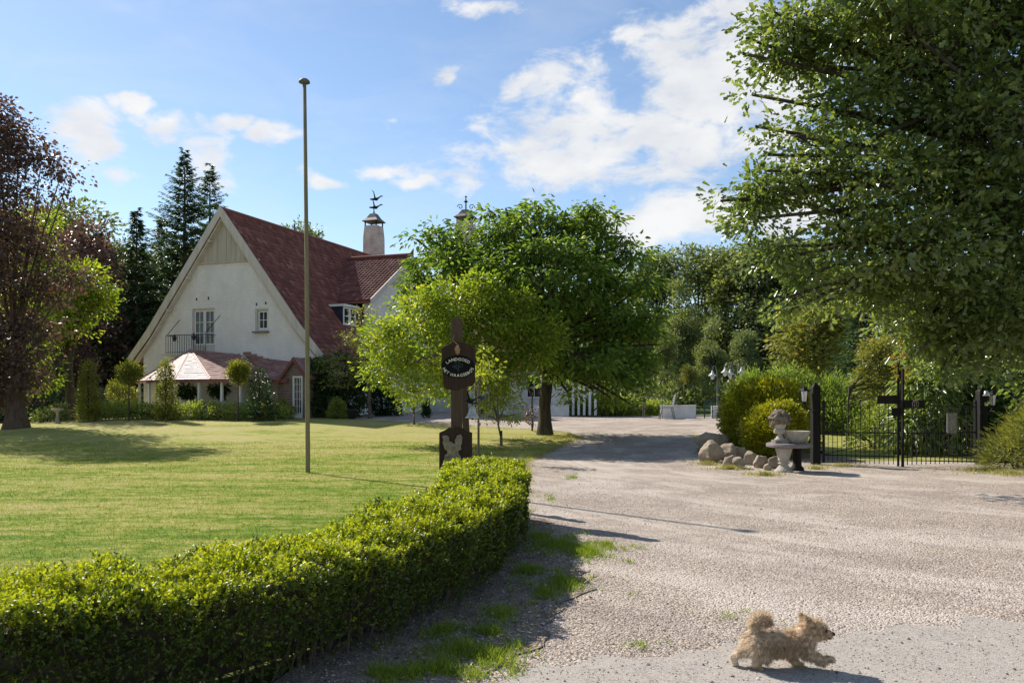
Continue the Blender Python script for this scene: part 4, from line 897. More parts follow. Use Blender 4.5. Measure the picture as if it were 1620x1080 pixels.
# the great oak on the right: limbs come in from outside the picture
Y = 16.0; ob = onground(12.6, 16.4)
lob = [LB(x, y, Y, rx * (.86 if x < 1420 else 1), rz * (.82 if x < 1420 else 1), ry, dy) for x, y, rx, rz, ry, dy in [
    (1250, 55, 75, 50, 90, 0), (1235, 100, 62, 30, 60, .4), (1340, 70, 110, 75, 120, .5), (1450, 60, 120, 90, 150, -.4), (1570, 70, 110, 110, 150, .6), (1330, 180, 95, 60, 110, 0), (1440, 190, 120, 80, 150, .8), (1560, 210, 120, 90, 150, -.6),
    (1260, 215, 62, 30, 60, -.3), (1290, 275, 80, 45, 90, .3), (1210, 300, 55, 30, 60, .2), (1165, 318, 34, 17, 40, .1), (1200, 345, 42, 24, 40, 0), (1240, 390, 34, 30, 40, .2), (1380, 290, 110, 65, 130, -.5), (1500, 320, 120, 80, 150, .5),
    (1600, 340, 90, 90, 120, -.3), (1330, 365, 80, 50, 90, .4), (1430, 400, 110, 65, 130, -.4), (1550, 430, 110, 75, 140, .4), (1245, 470, 40, 34, 40, -.2), (1290, 430, 50, 30, 50, .1), (1370, 455, 70, 40, 80, .5), (1480, 490, 100, 55, 110, .5),
    (1600, 490, 80, 65, 100, -.5), (1530, 530, 80, 42, 90, .4), (1470, 535, 56, 34, 70, .8), (1625, 560, 50, 36, 70, .6), (1560, 575, 30, 18, 40, .4), (1490, 580, 30, 16, 40, .3), (1175, 85, 16, 10, 20, 0), (1190, 150, 14, 9, 20, 0), (1215, 245, 18, 10, 20, 0), (1140, 318, 16, 9, 20, 0), (1225, 410, 16, 12, 20, 0), (1240, 495, 18, 12, 20, 0), (1180, 60, 15, 9, 20, .2), (1300, 480, 24, 14, 30, 0), (1195, 200, 14, 8, 16, .1), (1210, 270, 16, 9, 16, -.1), (1520, 10, 200, 70, 180, 1.5), (1380, 0, 110, 60, 120, -1.2),
    (1720, 100, 120, 130, 150, 0), (1740, 330, 120, 150, 150, 0), (1720, 560, 100, 100, 120, .5), (1450, -120, 200, 120, 200, 0), (1650, -120, 200, 140, 200, 0), (1225, 20, 40, 22, 45, .2)]]
Pth = lambda *q: [W(x, y, Y + d) for x, y, d in q]
paths = [(Pth((1760, -20, .4), (1640, 10, .2), (1545, 48, 0), (1480, 100, -.2), (1410, 125, 0), (1330, 140, .2), (1285, 155, .2)), .15, .025),
         (Pth((1760, 80, .6), (1640, 95, .4), (1560, 112, .2), (1500, 100, 0), (1440, 60, .2)), .15, .03),
         (Pth((1780, 200, 0), (1640, 150, 0), (1520, 175, -.4), (1450, 190, -.4), (1390, 215, -.2), (1330, 265, 0)), .12, .02),
         (Pth((1780, 380, .2), (1660, 420, .2), (1590, 450, 0), (1535, 480, -.1), (1490, 520, -.1), (1450, 560, 0)), .12, .02),
         (Pth((1520, 175, -.4), (1440, 250, -.2), (1360, 235, 0), (1280, 230, 0)), .06, .015),
         (Pth((1780, 250, .5), (1600, 235, .5), (1480, 290, .3), (1380, 350, .2), (1300, 330, 0), (1230, 310, 0)), .10, .012)]
tree('oak_tree', 'huge glossy leaved oak whose branches hang in over the gate from the right', ob, lob, (6.2, .55, .34), 2250, 32, .23, .155, 'lobed', M['l_oakr'], 'bark', seed=21, ratio=.62, droop=.25, up=.5, limb=.07, paths=paths, twig_share=.6, shell=.25, lean=(.3, -.2), zflat=.6)

# copper beech on the left
b = G(26, 678); Y = b.y
lob = [LB(x, y, Y, rx, rz, None, dy) for x, y, rx, rz, dy in [
    (-5, 195, 34, 44, 0), (28, 232, 36, 24, .3), (66, 252, 30, 16, .2), (98, 272, 14, 20, .2), (104, 298, 8, 16, .2), (5, 285, 34, 34, -.4), (-40, 230, 50, 80, 0), (22, 322, 34, 24, .4), (62, 312, 18, 14, -.3),
    (-10, 380, 50, 44, -.6), (48, 372, 34, 22, .6), (82, 405, 30, 20, .2), (112, 440, 22, 18, .3), (18, 440, 44, 28, -.6), (70, 465, 34, 20, .1), (-5, 505, 48, 36, .6), (36, 528, 34, 28, -.4), (78, 520, 20, 16, .2),
    (5, 570, 36, 30, .4), (40, 592, 26, 24, -.5), (-60, 400, 70, 120, 0), (-60, 560, 60, 80, 0), (18, 622, 22, 18, .3), (-5, 630, 20, 16, .2), (48, 562, 16, 20, -.6)]]
tree('copper_beech', 'purple leaved copper beech with thick trunk at the left edge of the lawn', b, lob, (3.4, .40, .27), 1080, 30, .34, .17, 'diamond', M['l_copper'], 'bark3', seed=31, ratio=.62, droop=.6, up=.5, limb=.05, lean=(-.3, .3), twig_share=.6, zflat=.5)
b = onground(-23.0, 41.5); Y = 40.5
lob = [LB(x, y, Y, rx, rz, None, dy) for x, y, rx, rz, dy in [(140, 450, 34, 30, 0), (150, 480, 26, 22, .2), (110, 500, 26, 26, -.2), (60, 360, 28, 34, .4), (50, 400, 30, 40, .5), (75, 530, 36, 26, .3), (60, 600, 30, 14, -.2), (80, 592, 16, 14, 0), (95, 470, 24, 30, .8), (40, 560, 24, 20, .4), (130, 430, 20, 14, .3), (85, 430, 26, 24, .8), (118, 520, 20, 18, .4), (30, 470, 24, 26, .8), (155, 465, 16, 14, 0)]]
tree('light_green_tree', 'light green sunlit tree reaching out from behind the purple beech', b, lob, (4.2, .26, .16), 420, 24, .32, .22, 'lobed', M['l_young'], 'bark', seed=32, limb=.2, twig_share=.5)

# conifers behind the house
def conifer(name, label, base, H, Rm, nwh, seed, m='l_spruce', z0=.06, per=8, group=None, dens=1.1, size=.46, slope=.36):
    r = np.random.default_rng(seed); root = thing(name, label, 'tree', base, 0, group)
    g = MB(); g.tube([(0, 0, -.2), (0, 0, H * .5), (0, 0, H * .98)], [H * .016, H * .010, .02], 8); g.build('trunk', M['bark3'], root, True)
    P, A, Nn, L = [], [], [], []; br = MB()
    for i in range(nwh):
        t = (i + r.random() * .5) / nwh; z = H * (z0 + (1 - z0) * t); R_ = min(Rm, (H - z) * slope + .12)
        for k in range(per):
            a = 2 * np.pi * (k + r.random()) / per; l = R_ * r.uniform(.5, 1.25); rise = .40 * t - .30 * (1 - t) + r.normal(0, .07)
            ns = max(4, int(l / .17 * dens)); s = (np.arange(ns) + .6) / ns * (1 - .12) + .12
            x = s * l; zz_ = z + (zj := r.normal(0, H / nwh * .8)) + rise * x + .10 * l * s ** 2 * (1 if t < .8 else .3)
            p = np.stack([np.cos(a) * x, np.sin(a) * x, zz_], -1)
            if i % 2 == 0: br.tube([p[0], p[len(p) // 2], p[-1]], [.03, .02, .008], 3, False)
            for side in (-1, 0, 1):
                aa = a + side * r.uniform(.6, 1.0, ns) + r.normal(0, .15, ns); dn = r.uniform(-.55, .1, ns)
                P.append(p + r.normal(0, .03, p.shape)); A.append(np.stack([np.cos(aa), np.sin(aa), dn], -1)); L.append(size * r.uniform(.7, 1.3, ns) * (1 - .45 * s))
                Nn.append(np.stack([r.normal(0, .35, ns), r.normal(0, .35, ns), np.ones(ns)], -1))
    P, A, Nn, L = map(np.concatenate, (P, A, Nn, L))
    leaves('crown', P, A, Nn, L, L * .34, 'diamond', M[m], root); tag(br.build('branches', M['bark3'], root), kind='stuff')
    return root
def stand(px, top, Y): 
    p = W(px, 622, Y); q = onground(p.x, Y); return q, EYE + (622 - top) / F * Y - q.z
q, H = stand(292, 242, 64); spr = conifer('spruce_tree', 'tallest dark spruce rising directly left of the gable peak', q, H, 4.8, 64, 41, slope=.40)
q, H = stand(216, 334, 60); conifer('spruce_tree', 'shorter narrow pointed spruce left of the tallest spruce', q, H, 3.6, 54, 42, slope=.32)
q, H = stand(332, 262, 70); conifer('spruce_tree', 'second spruce half hidden behind the right side of the gable peak', q, H, 4.6, 58, 43, slope=.38)
q, H = stand(255, 345, 70); conifer('spruce_tree', 'low dark spruce filling the gap between the two left spruces', q, H, 4.2, 50, 44)
q, H = stand(1362, 452, 34); conifer('spruce_tree', 'dark drooping spruce behind the left gate leaf', q, H, 2.3, 34, 45, dens=1.0, size=.32, per=9, slope=.3)

# trees of the wood: four built, the others copied from them
def woodtree(name, label, H, Rw, seed, lm, bm='bark', n=520, per=24, size=.34, bare=.10, group=None):
    r = np.random.default_rng(seed); lob = []
    for i in range(17):
        z = H * (bare + (1 - bare) * (.08 + .84 * r.random())); t = (z / H - bare) / (1 - bare); rr = Rw * (1.05 - .55 * t) * (.55 + .45 * r.random()); a = r.random() * 6.28
        s = Rw * r.uniform(.30, .48); lob.append(((rr * .62 * math.cos(a), rr * .62 * math.sin(a), z), (s, s, s * .78)))
    lob.append(((0, 0, H * .90), (Rw * .34, Rw * .34, H * .09)))
    return tree(name, label, (0, 0, 0), lob, (H * .62, H * .017, H * .010), n, per, .42, size, 'diamond', lm, bm, group, seed=seed, ratio=.62, limb=.18, twig_share=.35, up=.5, droop=.2, shell=.4)
GW = 'trees of the wood behind the grounds'
protos = [woodtree('woodland_tree', '', 15, 4.6, 51, M['l_wood1'], group=GW), woodtree('woodland_tree', '', 15, 4.2, 52, M['l_wood2'], 'bark2', group=GW), woodtree('woodland_tree', '', 15, 5.0, 53, M['l_wood1'], 'bark2', group=GW),
          woodtree('woodland_tree', '', 15, 4.4, 54, M['l_wood2'], group=GW), woodtree('woodland_tree', '', 15, 4.6, 55, M['l_copper'], 'bark3', group=GW), woodtree('woodland_tree', '', 10, 3.6, 56, M['l_lime'], 'bark2', group=GW, bare=.1, n=380)]
used = set()
def wood(k, px, top, Y, wide, label, rz=0.0, Hp=15.0, name=None):
    q, H = stand(px, top, Y); o = protos[k] if k not in used else copy_tree(protos[k]); used.add(k)
    place(o, (q.x, q.y, q.z - .1), rz, (H / Hp * wide, H / Hp * wide, H / Hp), label)
    if name: o.name = name
    return o
W_ = [(0, 1040, 392, 82, 1.0, 'dark tree of the wood with bare twiggy top just right of the broad tree'), (1, 1075, 440, 76, .9, 'mid green woodland tree above the left end of the ivy bank'),
      (2, 1105, 400, 88, 1.0, 'dark woodland tree rising behind the cluster of lamp posts'), (3, 1150, 385, 84, 1.0, 'greyish woodland tree between the lamp posts and the overhanging oak'),
      (0, 1195, 372, 80, 1.05, 'tall dark woodland tree behind the golden bushes'), (1, 1235, 380, 86, 1.0, 'mid green woodland tree left of the pale lime tree'),
      (2, 1275, 388, 78, 1.1, 'dark woodland tree rising above the pale lime tree'), (0, 1330, 420, 84, 1.0, 'dark woodland tree above the left gate leaf'), (3, 1400, 430, 80, 1.1, 'mid green woodland tree above the middle of the gate'),
      (2, 1470, 430, 76, 1.1, 'dark woodland tree behind the drooping shrub'), (0, 1560, 420, 70, 1.2, 'dark woodland tree behind the right gate post'), (1, 1010, 470, 66, .85, 'low woodland tree seen past the right edge of the broad crown'),
      (3, 1055, 520, 58, .8, 'rounded low woodland tree over the ivy bank'), (1, 1125, 500, 64, .8, 'low woodland tree behind the left lamp post'), (0, 1175, 520, 66, .9, 'low dark woodland tree behind the arched lamp post'),
      (2, 960, 470, 84, 1.0, 'dark woodland tree seen under the broad crown beyond the drive'), (0, 900, 480, 90, 1.1, 'dark woodland tree glimpsed beneath the broad crown near the porch posts'),
      (0, 20, 340, 62, 1.05, 'dark woodland tree behind the copper beech at the left edge'), (4, 130, 345, 58, .85, 'brownish purple woodland tree behind the light green branches'), (2, 90, 330, 68, 1.1, 'dark broad woodland tree above the bird table'),
      (0, 165, 372, 70, .95, 'dark woodland tree left of the narrow spruce'), (3, 60, 430, 50, .8, 'lower woodland tree behind the trunk of the copper beech'), (2, 190, 400, 76, 1.0, 'dark woodland tree behind the columnar yew'),
      (0, 240, 420, 80, 1.1, 'dark woodland tree low behind the spruces'), (0, -40, 380, 58, 1.1, 'dark woodland tree cut by the left picture edge'), (4, 120, 500, 52, .7, 'low dark purple tree behind the bird table'), (2, 300, 400, 84, 1.0, 'dark woodland tree behind the left roof edge'),
      (0, 470, 356, 100, .7, 'far treetop just showing over the roof ridge'), (2, 1640, 400, 66, 1.2, 'dark woodland tree cut by the right picture edge')]
for i, (k, px, top, Y, wd, lab) in enumerate(W_): wood(k, px, top, Y, wd, lab, i * 1.3)
wood(5, 1296, 470, 46, 1.25, 'pale yellowish lime tree left of the dark drooping spruce', .4, 10.0, 'lime_tree')
wood(5, 1088, 575, 58, .75, 'small pale weeping tree above the end of the ivy bank', 2.0, 10.0, 'weeping_tree')
wood(4, 1172, 612, 56, 1.0, 'small dark purple shrub tree between the lamp posts', 1.0, 15.0, 'purple_shrub')
# the far wood that closes the view
r = np.random.default_rng(77); lob = []
for i in range(150):
    a = math.radians(-62 + 124 * (i + r.random()) / 150); d_ = r.uniform(98, 125); lob.append(((d_ * math.sin(a), d_ * math.cos(a), r.uniform(.5, 10.0)), (4.8, 4.8, r.uniform(3, 4.6))))
P, dd, idx, C, R = clump_points(r, lob, 9000, .5); rep = np.repeat(np.arange(len(P)), 9); off = r.normal(size=(len(rep), 3)) * .8
L = .75 * r.uniform(.6, 1.3, len(rep))
tag(leaves('far_wood', P[rep] + off, dd[rep] + r.normal(size=(len(rep), 3)) * .6, r.normal(size=(len(rep), 3)) + (0, 0, .5), L, L * .6, 'diamond', M['l_wood1']), kind='stuff')

# clipped and loose shrubs
def shrub(name, label, lobes, nclump, per, spread, size, shape, lm, cat='shrub', seed=1, ratio=.5, droop=0.0, up=.4, shell=.8, base=None, stem=None, outw=.9, group=None, core=.82):
    r = np.random.default_rng(seed); C = np.array([l[0] for l in lobes]); base = Vector(base) if base is not None else onground(C[0][0], C[0][1])
    root = thing(name, label, cat, base, 0, group); B = np.array(base)
    P, d, idx, C, R = clump_points(r, lobes, nclump, shell); k = P[:, 2] > gz(P[:, 0], P[:, 1]) + .02
    inside = np.zeros(len(P), bool)
    for j in range(len(C)): inside |= ((((P - C[j]) / R[j]) ** 2).sum(1) < .5) & (idx != j)
    k &= ~inside; P, d = P[k], d[k]; rep = np.repeat(np.arange(len(P)), per); n = len(rep)
    off = r.normal(size=(n, 3)) * spread; ax = d[rep] * outw + unit(off) * .6 + r.normal(size=(n, 3)) * .35; ax[:, 2] += .25 - droop
    nr = r.normal(size=(n, 3)) * .6 + d[rep] * .5; nr[:, 2] += up; L = size * r.uniform(.6, 1.3, n)
    leaves('foliage', P[rep] + off - B, ax, nr, L, L * ratio * r.uniform(.8, 1.2, n), shape, lm, root)
    g = MB(); st = stem or (.25, .03)
    for j in range(len(C)):
        e = Vector(C[j]) - base; g.tube([(e.x * .1, e.y * .1, -.08), e * .5 + Vector((0, 0, .05)), e], [st[1] * 1.3, st[1], st[1] * .5], 5, False)
        for q in range(6):
            dv = Vector(rnd_dirs(r, 1)[0] * R[j] * .85); g.tube([e * .7, e + dv * .5, e + dv], [st[1] * .6, st[1] * .4, st[1] * .15], 3, False)
    tag(g.build('stems', M['twig'], root, True), kind='stuff')
    return root
def SB(px, py, Y, rx, rz, k=1.0): return LB(px, py, Y, rx, rz, rx * k)
# golden bushes by the boulders
yb = 22.6
shrub('golden_bush', 'large rounded golden green thuja bush behind the boulders', [SB(1207, 662, yb + 1.1, 62, 46), SB(1194, 680, yb + .9, 48, 36), SB(1240, 650, yb + 1.3, 46, 38), SB(1180, 650, yb + 1.0, 34, 34), SB(1215, 628, yb + 1.2, 48, 26), SB(1255, 690, yb + 1.2, 36, 36)], 2000, 18, .075, .095, 'diamond', M['l_gold'], seed=61, ratio=.5)
shrub('golden_bush', 'smaller round golden green thuja bush in front of the larger one', [SB(1222, 680, yb - .9, 40, 38), SB(1240, 668, yb - .8, 30, 28), SB(1208, 692, yb - .9, 28, 24)], 1000, 18, .065, .085, 'diamond', M['l_gold'], seed=62, ratio=.5)
# fresh green shrubs beyond
shrub('willow_bush', 'fresh bright green bush showing above the golden bushes on the left', [SB(1195, 625, 34, 30, 30), SB(1180, 640, 34, 24, 24)], 240, 24, .16, .16, 'long', M['l_shrub'], seed=63, ratio=.25)
shrub('willow_bush', 'fresh bright green bush behind the lantern on the gate post', [SB(1245, 622, 32, 36, 36), SB(1270, 650, 31, 34, 36), SB(1230, 640, 32, 30, 36)], 420, 24, .16, .15, 'long', M['l_shrub'], seed=64, ratio=.25)
shrub('willow_bush', 'fresh bright green bush between left gate post and dark spruce', [SB(1322, 640, 31, 34, 40), SB(1345, 660, 30, 22, 30), SB(1315, 670, 30, 26, 30)], 420, 24, .15, .14, 'long', M['l_shrub'], seed=65, ratio=.25)
b = G(1400, 706)
shrub('flowering_shrub', 'loose sunlit shrub with faded flower heads seen through the left gate leaf', [SB(1385, 680, 24.5, 36, 30), SB(1410, 665, 24.8, 30, 34), SB(1365, 690, 24.3, 22, 18)], 230, 16, .13, .085, 'diamond', M['l_laurel'], seed=66, ratio=.6)
b = onground(11.4, 27)
lob = [LB(x, y, 27, rx, rz, None, dy) for x, y, rx, rz, dy in [(1410, 560, 44, 28, 0), (1440, 520, 44, 28, .4), (1390, 600, 40, 22, .2), (1450, 580, 44, 36, -.3), (1425, 620, 40, 24, .3), (1380, 635, 20, 10, 0), (1470, 540, 40, 40, .6), (1440, 640, 36, 20, 0), (1500, 575, 46, 30, .2), (1530, 600, 40, 22, 0), (1480, 610, 40, 20, -.4), (1395, 555, 30, 20, .2)]]
tree('small_maple', 'small light green layered tree just behind the middle of the gate', b, lob, (1.8, .04, .025), 800, 22, .20, .135, 'diamond', M['l_lime'], 'bark', seed=67, limb=.22, up=1.3, zflat=.35, droop=.2)
b = onground(10.4, 22.6)
lob = [LB(1425, 578, 22.4, 7, 22), LB(1420, 560, 22.4, 8, 10)]
shrub('autumn_sapling', 'thin orange tinted sapling above the tall centre bars of the gate', lob, 40, 12, .08, .09, 'diamond', M['l_autumn'], seed=68, base=onground(lob[0][0][0], 22.4), cat='sapling')
shrub('drooping_shrub', 'large shrub with long hanging pale green leaves behind the right gate leaf', [SB(1470, 650, 23.0, 44, 60), SB(1520, 625, 23.2, 44, 50), SB(1440, 690, 22.7, 26, 44), SB(1500, 690, 22.7, 44, 44), SB(1545, 670, 23.4, 34, 60), SB(1470, 600, 23.5, 34, 24)], 620, 13, .15, .25, 'long', M['l_droop'], seed=69, ratio=.30, droop=1.3, up=.3)
shrub('dark_shrub', 'dark laurel thicket behind the right gate post', [SB(1590, 640, 22.5, 44, 60), SB(1630, 670, 22.0, 44, 70), SB(1575, 690, 22.4, 26, 44)], 420, 18, .14, .15, 'long', M['l_ivy'], seed=70, ratio=.42, droop=.3)
shrub('juniper_bush', 'pale feathery spreading bush on the gravel at the right edge', [SB(1610, 715, 18.6, 44, 30), SB(1650, 690, 18.4, 50, 46), SB(1590, 728, 18.4, 26, 16)], 420, 20, .11, .15, 'blade', M['l_lime'], seed=71, ratio=.14, outw=1.4, up=.2)
# along the house
yh = lambda px: G(px, 657).y
shrub('laurel_hedge', 'low clipped light green hedge in front of the veranda', [SB(x, 652 + 1.5 * math.sin(x * .9), 35.2 - (x - 300) * .003, 22, 10.5, .6) for x in range(150, 440, 22)], 1300, 13, .10, .10, 'diamond', M['l_laurel'], 'hedge', seed=72, ratio=.5, base=onground(-14.5, 35.2))
def conical(name, label, px, pt, pb, hw, lm, seed, n=190, shape='diamond', size=.10, Y=None, taper=.75, cat='shrub', per=18, spread=.08):
    Yb = Y or G(px, pb).y; b = onground((px - 810) / F * Yb, Yb); pb = HORIZON + (EYE - b.z) * F / Yb; hh = (pb - pt); lob = []
    for t in (.12, .3, .48, .66, .82): lob.append(LB(px, pb - hh * t, Yb, max(3, hw * (1 - taper * max(0, t - .25))), hh * .16))
    return shrub(name, label, lob, n, per, spread, size, shape, lm, cat, seed=seed, base=b, ratio=.4, shell=.6)
conical('columnar_yew', 'tall columnar golden yew at the left end of the low hedge', 140, 570, 660, 14, M['l_yew'], 81, 300, Y=35.0)
conical('columnar_yew', 'slim loose columnar yew in front of the left part of the veranda', 262, 570, 662, 14, M['l_yew'], 82, 300, Y=34.4)
conical('dark_cypress', 'dark green cone shaped cypress right of the veranda', 411, 583, 660, 19, M['l_ivy'], 83, 260, Y=34.3)
conical('dwarf_spruce', 'small neat cone shaped dwarf spruce beside the black pot', 533, 630, 663, 15, M['l_laurel'], 84, 260, size=.08, spread=.05, Y=36.0)
def lollipop(label, px, py, rx, rz, pb, seed):
    b = onground((px - 810) / F * 34.3, 34.3); c = LB(px, py, b.y, rx, rz); o = shrub('standard_tree', label, [c], 190, 18, .10, .10, 'diamond', M['l_yew'], 'topiary', seed=seed, base=b, ratio=.45, shell=.4)
    e = Vector(c[0]) - b; MB().tube([(0, 0, -.1), e * .5, e], [.035, .03, .025], 6).build('stem', M['bark2'], o, True); return o
lollipop('lollipop clipped standard at the left corner of the veranda', 204, 590, 15, 14, 660, 85)
lollipop('lollipop clipped standard in front of the right veranda posts', 377, 588, 12, 14, 660, 86)
shrub('round_bush', 'small round bush at the foot of the brick annex', [SB(440, 647, 35.6, 14, 15), SB(455, 652, 35.6, 10, 10)], 150, 15, .08, .09, 'diamond', M['l_yew'], seed=87)
shrub('ivy_thicket', 'dark ivy thicket climbing the house wall right of the annex', [SB(508, 600, 37.6, 22, 26), SB(535, 595, 37.8, 30, 30), SB(520, 632, 37.6, 30, 26), SB(552, 630, 37.8, 22, 28), SB(500, 642, 37.4, 14, 16), SB(560, 600, 38, 16, 22)], 900, 16, .15, .14, 'diamond', M['l_ivy'], seed=88, ratio=.75)
shrub('dark_shrub', 'dark evergreen shrub against the white wall right of the slender tree', [SB(605, 632, 40, 18, 24), SB(618, 645, 40, 12, 14), SB(600, 610, 40, 12, 16)], 330, 16, .14, .13, 'diamond', M['l_ivy'], seed=89, ratio=.6)
shrub('clipped_bush', 'dark squared bush behind the lollipop at the left corner of the veranda', [SB(188, 620, 41, 14, 15), SB(200, 625, 41, 12, 12)], 170, 16, .1, .1, 'diamond', M['l_yew'], seed=90)
shrub('understorey_bush', 'low leafy bush behind the stone bird table', [SB(75, 663, 37, 16, 12), SB(95, 655, 38, 10, 12), SB(60, 668, 37, 10, 8)], 110, 14, .12, .13, 'diamond', M['l_wood2'], seed=91, ratio=.6)
b = G(960, 658)
shrub('ivy_bank', 'long low bank of bright ivy at the far side of the drive', [SB(x, 645 + 3 * math.sin(x), b.y + .6, 26, 13 - abs(x - 965) * .03, .9) for x in range(912, 1040, 18)], 900, 14, .13, .15, 'diamond', M['l_laurel'], 'hedge', seed=92, ratio=.8, base=b)
shrub('undergrowth', 'loose green undergrowth behind the white walls below the wood', [SB(x, 632 + 5 * math.sin(x * 1.7), 56, 30, 22, .8) for x in range(915, 1230, 30)] + [SB(x, 655, 54, 34, 26) for x in range(1290, 1700, 50)], 1100, 18, .3, .24, 'diamond', M['l_wood2'], seed=93, ratio=.6)
shrub('left_undergrowth', 'dark undergrowth at the foot of the wood behind the lawn', [SB(x, 655 + 4 * math.sin(x * 1.3), 50, 40, 26, .8) for x in range(-40, 230, 34)], 700, 18, .3, .24, 'diamond', M['l_wood1'], seed=94, ratio=.6)

# the clipped box hedge in the foreground
def box_hedge():
    r = np.random.default_rng(99)
    path = np.array([(-.40, 11.0), (-.36, 10), (-.34, 9.2), (-.42, 8.3), (-.58, 7.4), (-.84, 6.5), (-1.2, 5.75), (-1.65, 5.05), (-2.2, 4.45), (-2.9, 3.95), (-3.8, 3.55), (-4.9, 3.25)], float)
    for _ in range(2):
        q = np.empty((2 * len(path) - 2, 2)); q[0::2] = path[:-1] * .75 + path[1:] * .25; q[1::2] = path[:-1] * .25 + path[1:] * .75; path = np.vstack([path[:1], q, path[-1:]])
    seg = np.linalg.norm(np.diff(path, axis=0), axis=1); S = np.concatenate([[0], np.cumsum(seg)]); Lh = S[-1]
    def at(s):
        x = np.interp(s, S, path[:, 0]); y = np.interp(s, S, path[:, 1]); e = .05
        tx = np.interp(s + e, S, path[:, 0]) - np.interp(s - e, S, path[:, 0]); ty = np.interp(s + e, S, path[:, 1]) - np.interp(s - e, S, path[:, 1]); l = np.hypot(tx, ty) + 1e-9
        return x, y, tx / l, ty / l
    hw = lambda s: .50 - .06 * np.minimum(1, s / 6); ht = lambda s: .70 + .035 * np.sin(s * 1.9) + .035 * np.sin(s * 4.3 + 1) + .025 * np.sin(s * 9.1) + .018 * np.sin(s * 17.0 + 2) + .05 * (s < 1.4) - .075 * np.clip((s - 6.0) / 2.5, 0, 1)
    root = thing('box_hedge', 'long curved clipped box hedge along the lawn in the foreground', 'hedge', onground(-.4, 9.0)); B = np.array(root.location)
    def sprigs(n, face):
        s = Lh * r.random(n) ** .9
        x, y, tx, ty = at(s); nx, ny = -ty, tx                     # nx points to the drive side
        h, w = ht(s), hw(s); bump = .07 * np.sin(s * 5.3) * np.sin(s * 2.1 + 1) + .03 * np.sin(s * 13)
        if face == 'top':
            u = r.uniform(-1, 1, n); z = h - .07 * np.abs(u) ** 4 + .03 * np.sin(s * 15 + u * 5) * np.sin(u * 9 + s * 7 + 1) + r.normal(0, .022, n) - r.random(n) ** 2 * .05 + .02 * np.sin(u * 7 + s * 6); lat = u * w; o = np.stack([nx * u * .5, ny * u * .5, np.ones(n) * .9], -1)
        elif face == 'end':
            u = r.uniform(-1, 1, n); z = h * r.random(n) ** .7; lat = u * w; s = r.normal(0.0, .05, n); x, y, tx, ty = at(np.abs(s) * 0); nx, ny = -ty, tx; x = x - tx * s; y = y - ty * s; o = np.stack([-tx, -ty, np.full(n, .35)], -1)
        else:
            sg = 1 if face == 'drive' else -1; z = h * (1 - (1 - r.random(n)) ** .9 * .97); wav = .04 * np.sin(s * 3.7 + z * 6) + bump * .7 - .10 * (1 - z / h) ** 2
            lat = sg * (w + wav - r.random(n) ** 2 * .10); o = np.stack([nx * sg, ny * sg, np.full(n, .35)], -1)
        # patchy, opener foot of the hedge
        P = np.stack([x + nx * lat, y + ny * lat, z + gz(x, y)], -1); return P, unit(o), z
    PP, OO, TT = [], [], []
    for n, fc in ((23000, 'top'), (25000, 'drive'), (4500, 'lawn'), (2600, 'end')):
        P, o, z = sprigs(n, fc)
        lit_tip = np.full(len(P), True) if fc == 'top' else r.random(len(P)) < np.clip((z - .60) * 6, 0.015, 1)  # sun-painted leaves cover the top, shade-painted ones start just under its edge
        if fc in ('drive', 'lawn'): k = r.random(len(P)) < np.clip(.02 + 1.2 * z, .05, 1); P, o, lit_tip = P[k], o[k], lit_tip[k]
        TT.append(lit_tip); PP.append(P); OO.append(o)
    P, o, lit_tip = np.concatenate(PP), np.concatenate(OO), np.concatenate(TT); n = len(P); lit_tip &= r.random(n) < .85
    shoot = np.nonzero(r.random(n) < .02)[0]
    per = 9; rep = np.repeat(np.arange(n), per); m = len(rep); t = np.tile(np.arange(per) / per, n)
    axis = unit(o + r.normal(size=o.shape) * .45 + np.array([0, 0, .25])); lng = r.uniform(.03, .07, n); lng[shoot] *= 1.7
    side = unit(np.cross(axis[rep], r.normal(size=(m, 3))))
    LP = P[rep] + axis[rep] * (t * lng[rep])[:, None]; la = axis[rep] * .75 + side * .8
    L = .0215 * r.uniform(.7, 1.3, m) * (1 + .25 * (P[rep, 1] > 7)); nr = axis[rep] + r.normal(size=(m, 3)) * .4
    T_ = lit_tip[rep]
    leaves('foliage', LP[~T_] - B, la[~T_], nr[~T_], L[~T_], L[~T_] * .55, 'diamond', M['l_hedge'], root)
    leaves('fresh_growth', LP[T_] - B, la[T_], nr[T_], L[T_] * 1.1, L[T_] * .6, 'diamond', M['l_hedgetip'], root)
    g = MB()
    for i in range(700):
        s = Lh * r.random(); x, y, tx, ty = (float(q) for q in at(s)); nx, ny = -ty, tx; l0 = r.uniform(-.25, .30); l1 = l0 * 1.2 + r.uniform(-.15, .2); z0 = float(gz(x, y)); ds = r.normal() * .12
        h = r.uniform(.35, .66); a = Vector((x + nx * l0, y + ny * l0, z0 - .02)) - root.location; b_ = Vector((x + nx * min(.4, l1) + tx * ds, y + ny * min(.4, l1) + ty * ds, z0 + h)) - root.location
        g.tube([a, a.lerp(b_, .5) + Vector(r.normal(size=3) * .03), b_], [.009, .006, .003], 4, False)
    tag(g.build('stems', M['hstem'], root), kind='stuff')
    # the dense twiggy middle
    V, Fq = [], []; ss = np.linspace(.16, Lh, 60)
    for s in ss:
        x, y, tx, ty = (float(q) for q in at(s)); nx, ny = -ty, tx; w = float(hw(s)) - .13; h = float(ht(s)) - .10; z0 = float(gz(x, y))
        for lat, z in ((-w * .7, .10), (-w, .3), (-w * .95, h - .03), (0, h), (w * .95, h - .03), (w, .3), (w * .7, .10)): V.append((x + nx * lat - B[0], y + ny * lat - B[1], z + z0 - B[2]))
    k = 7
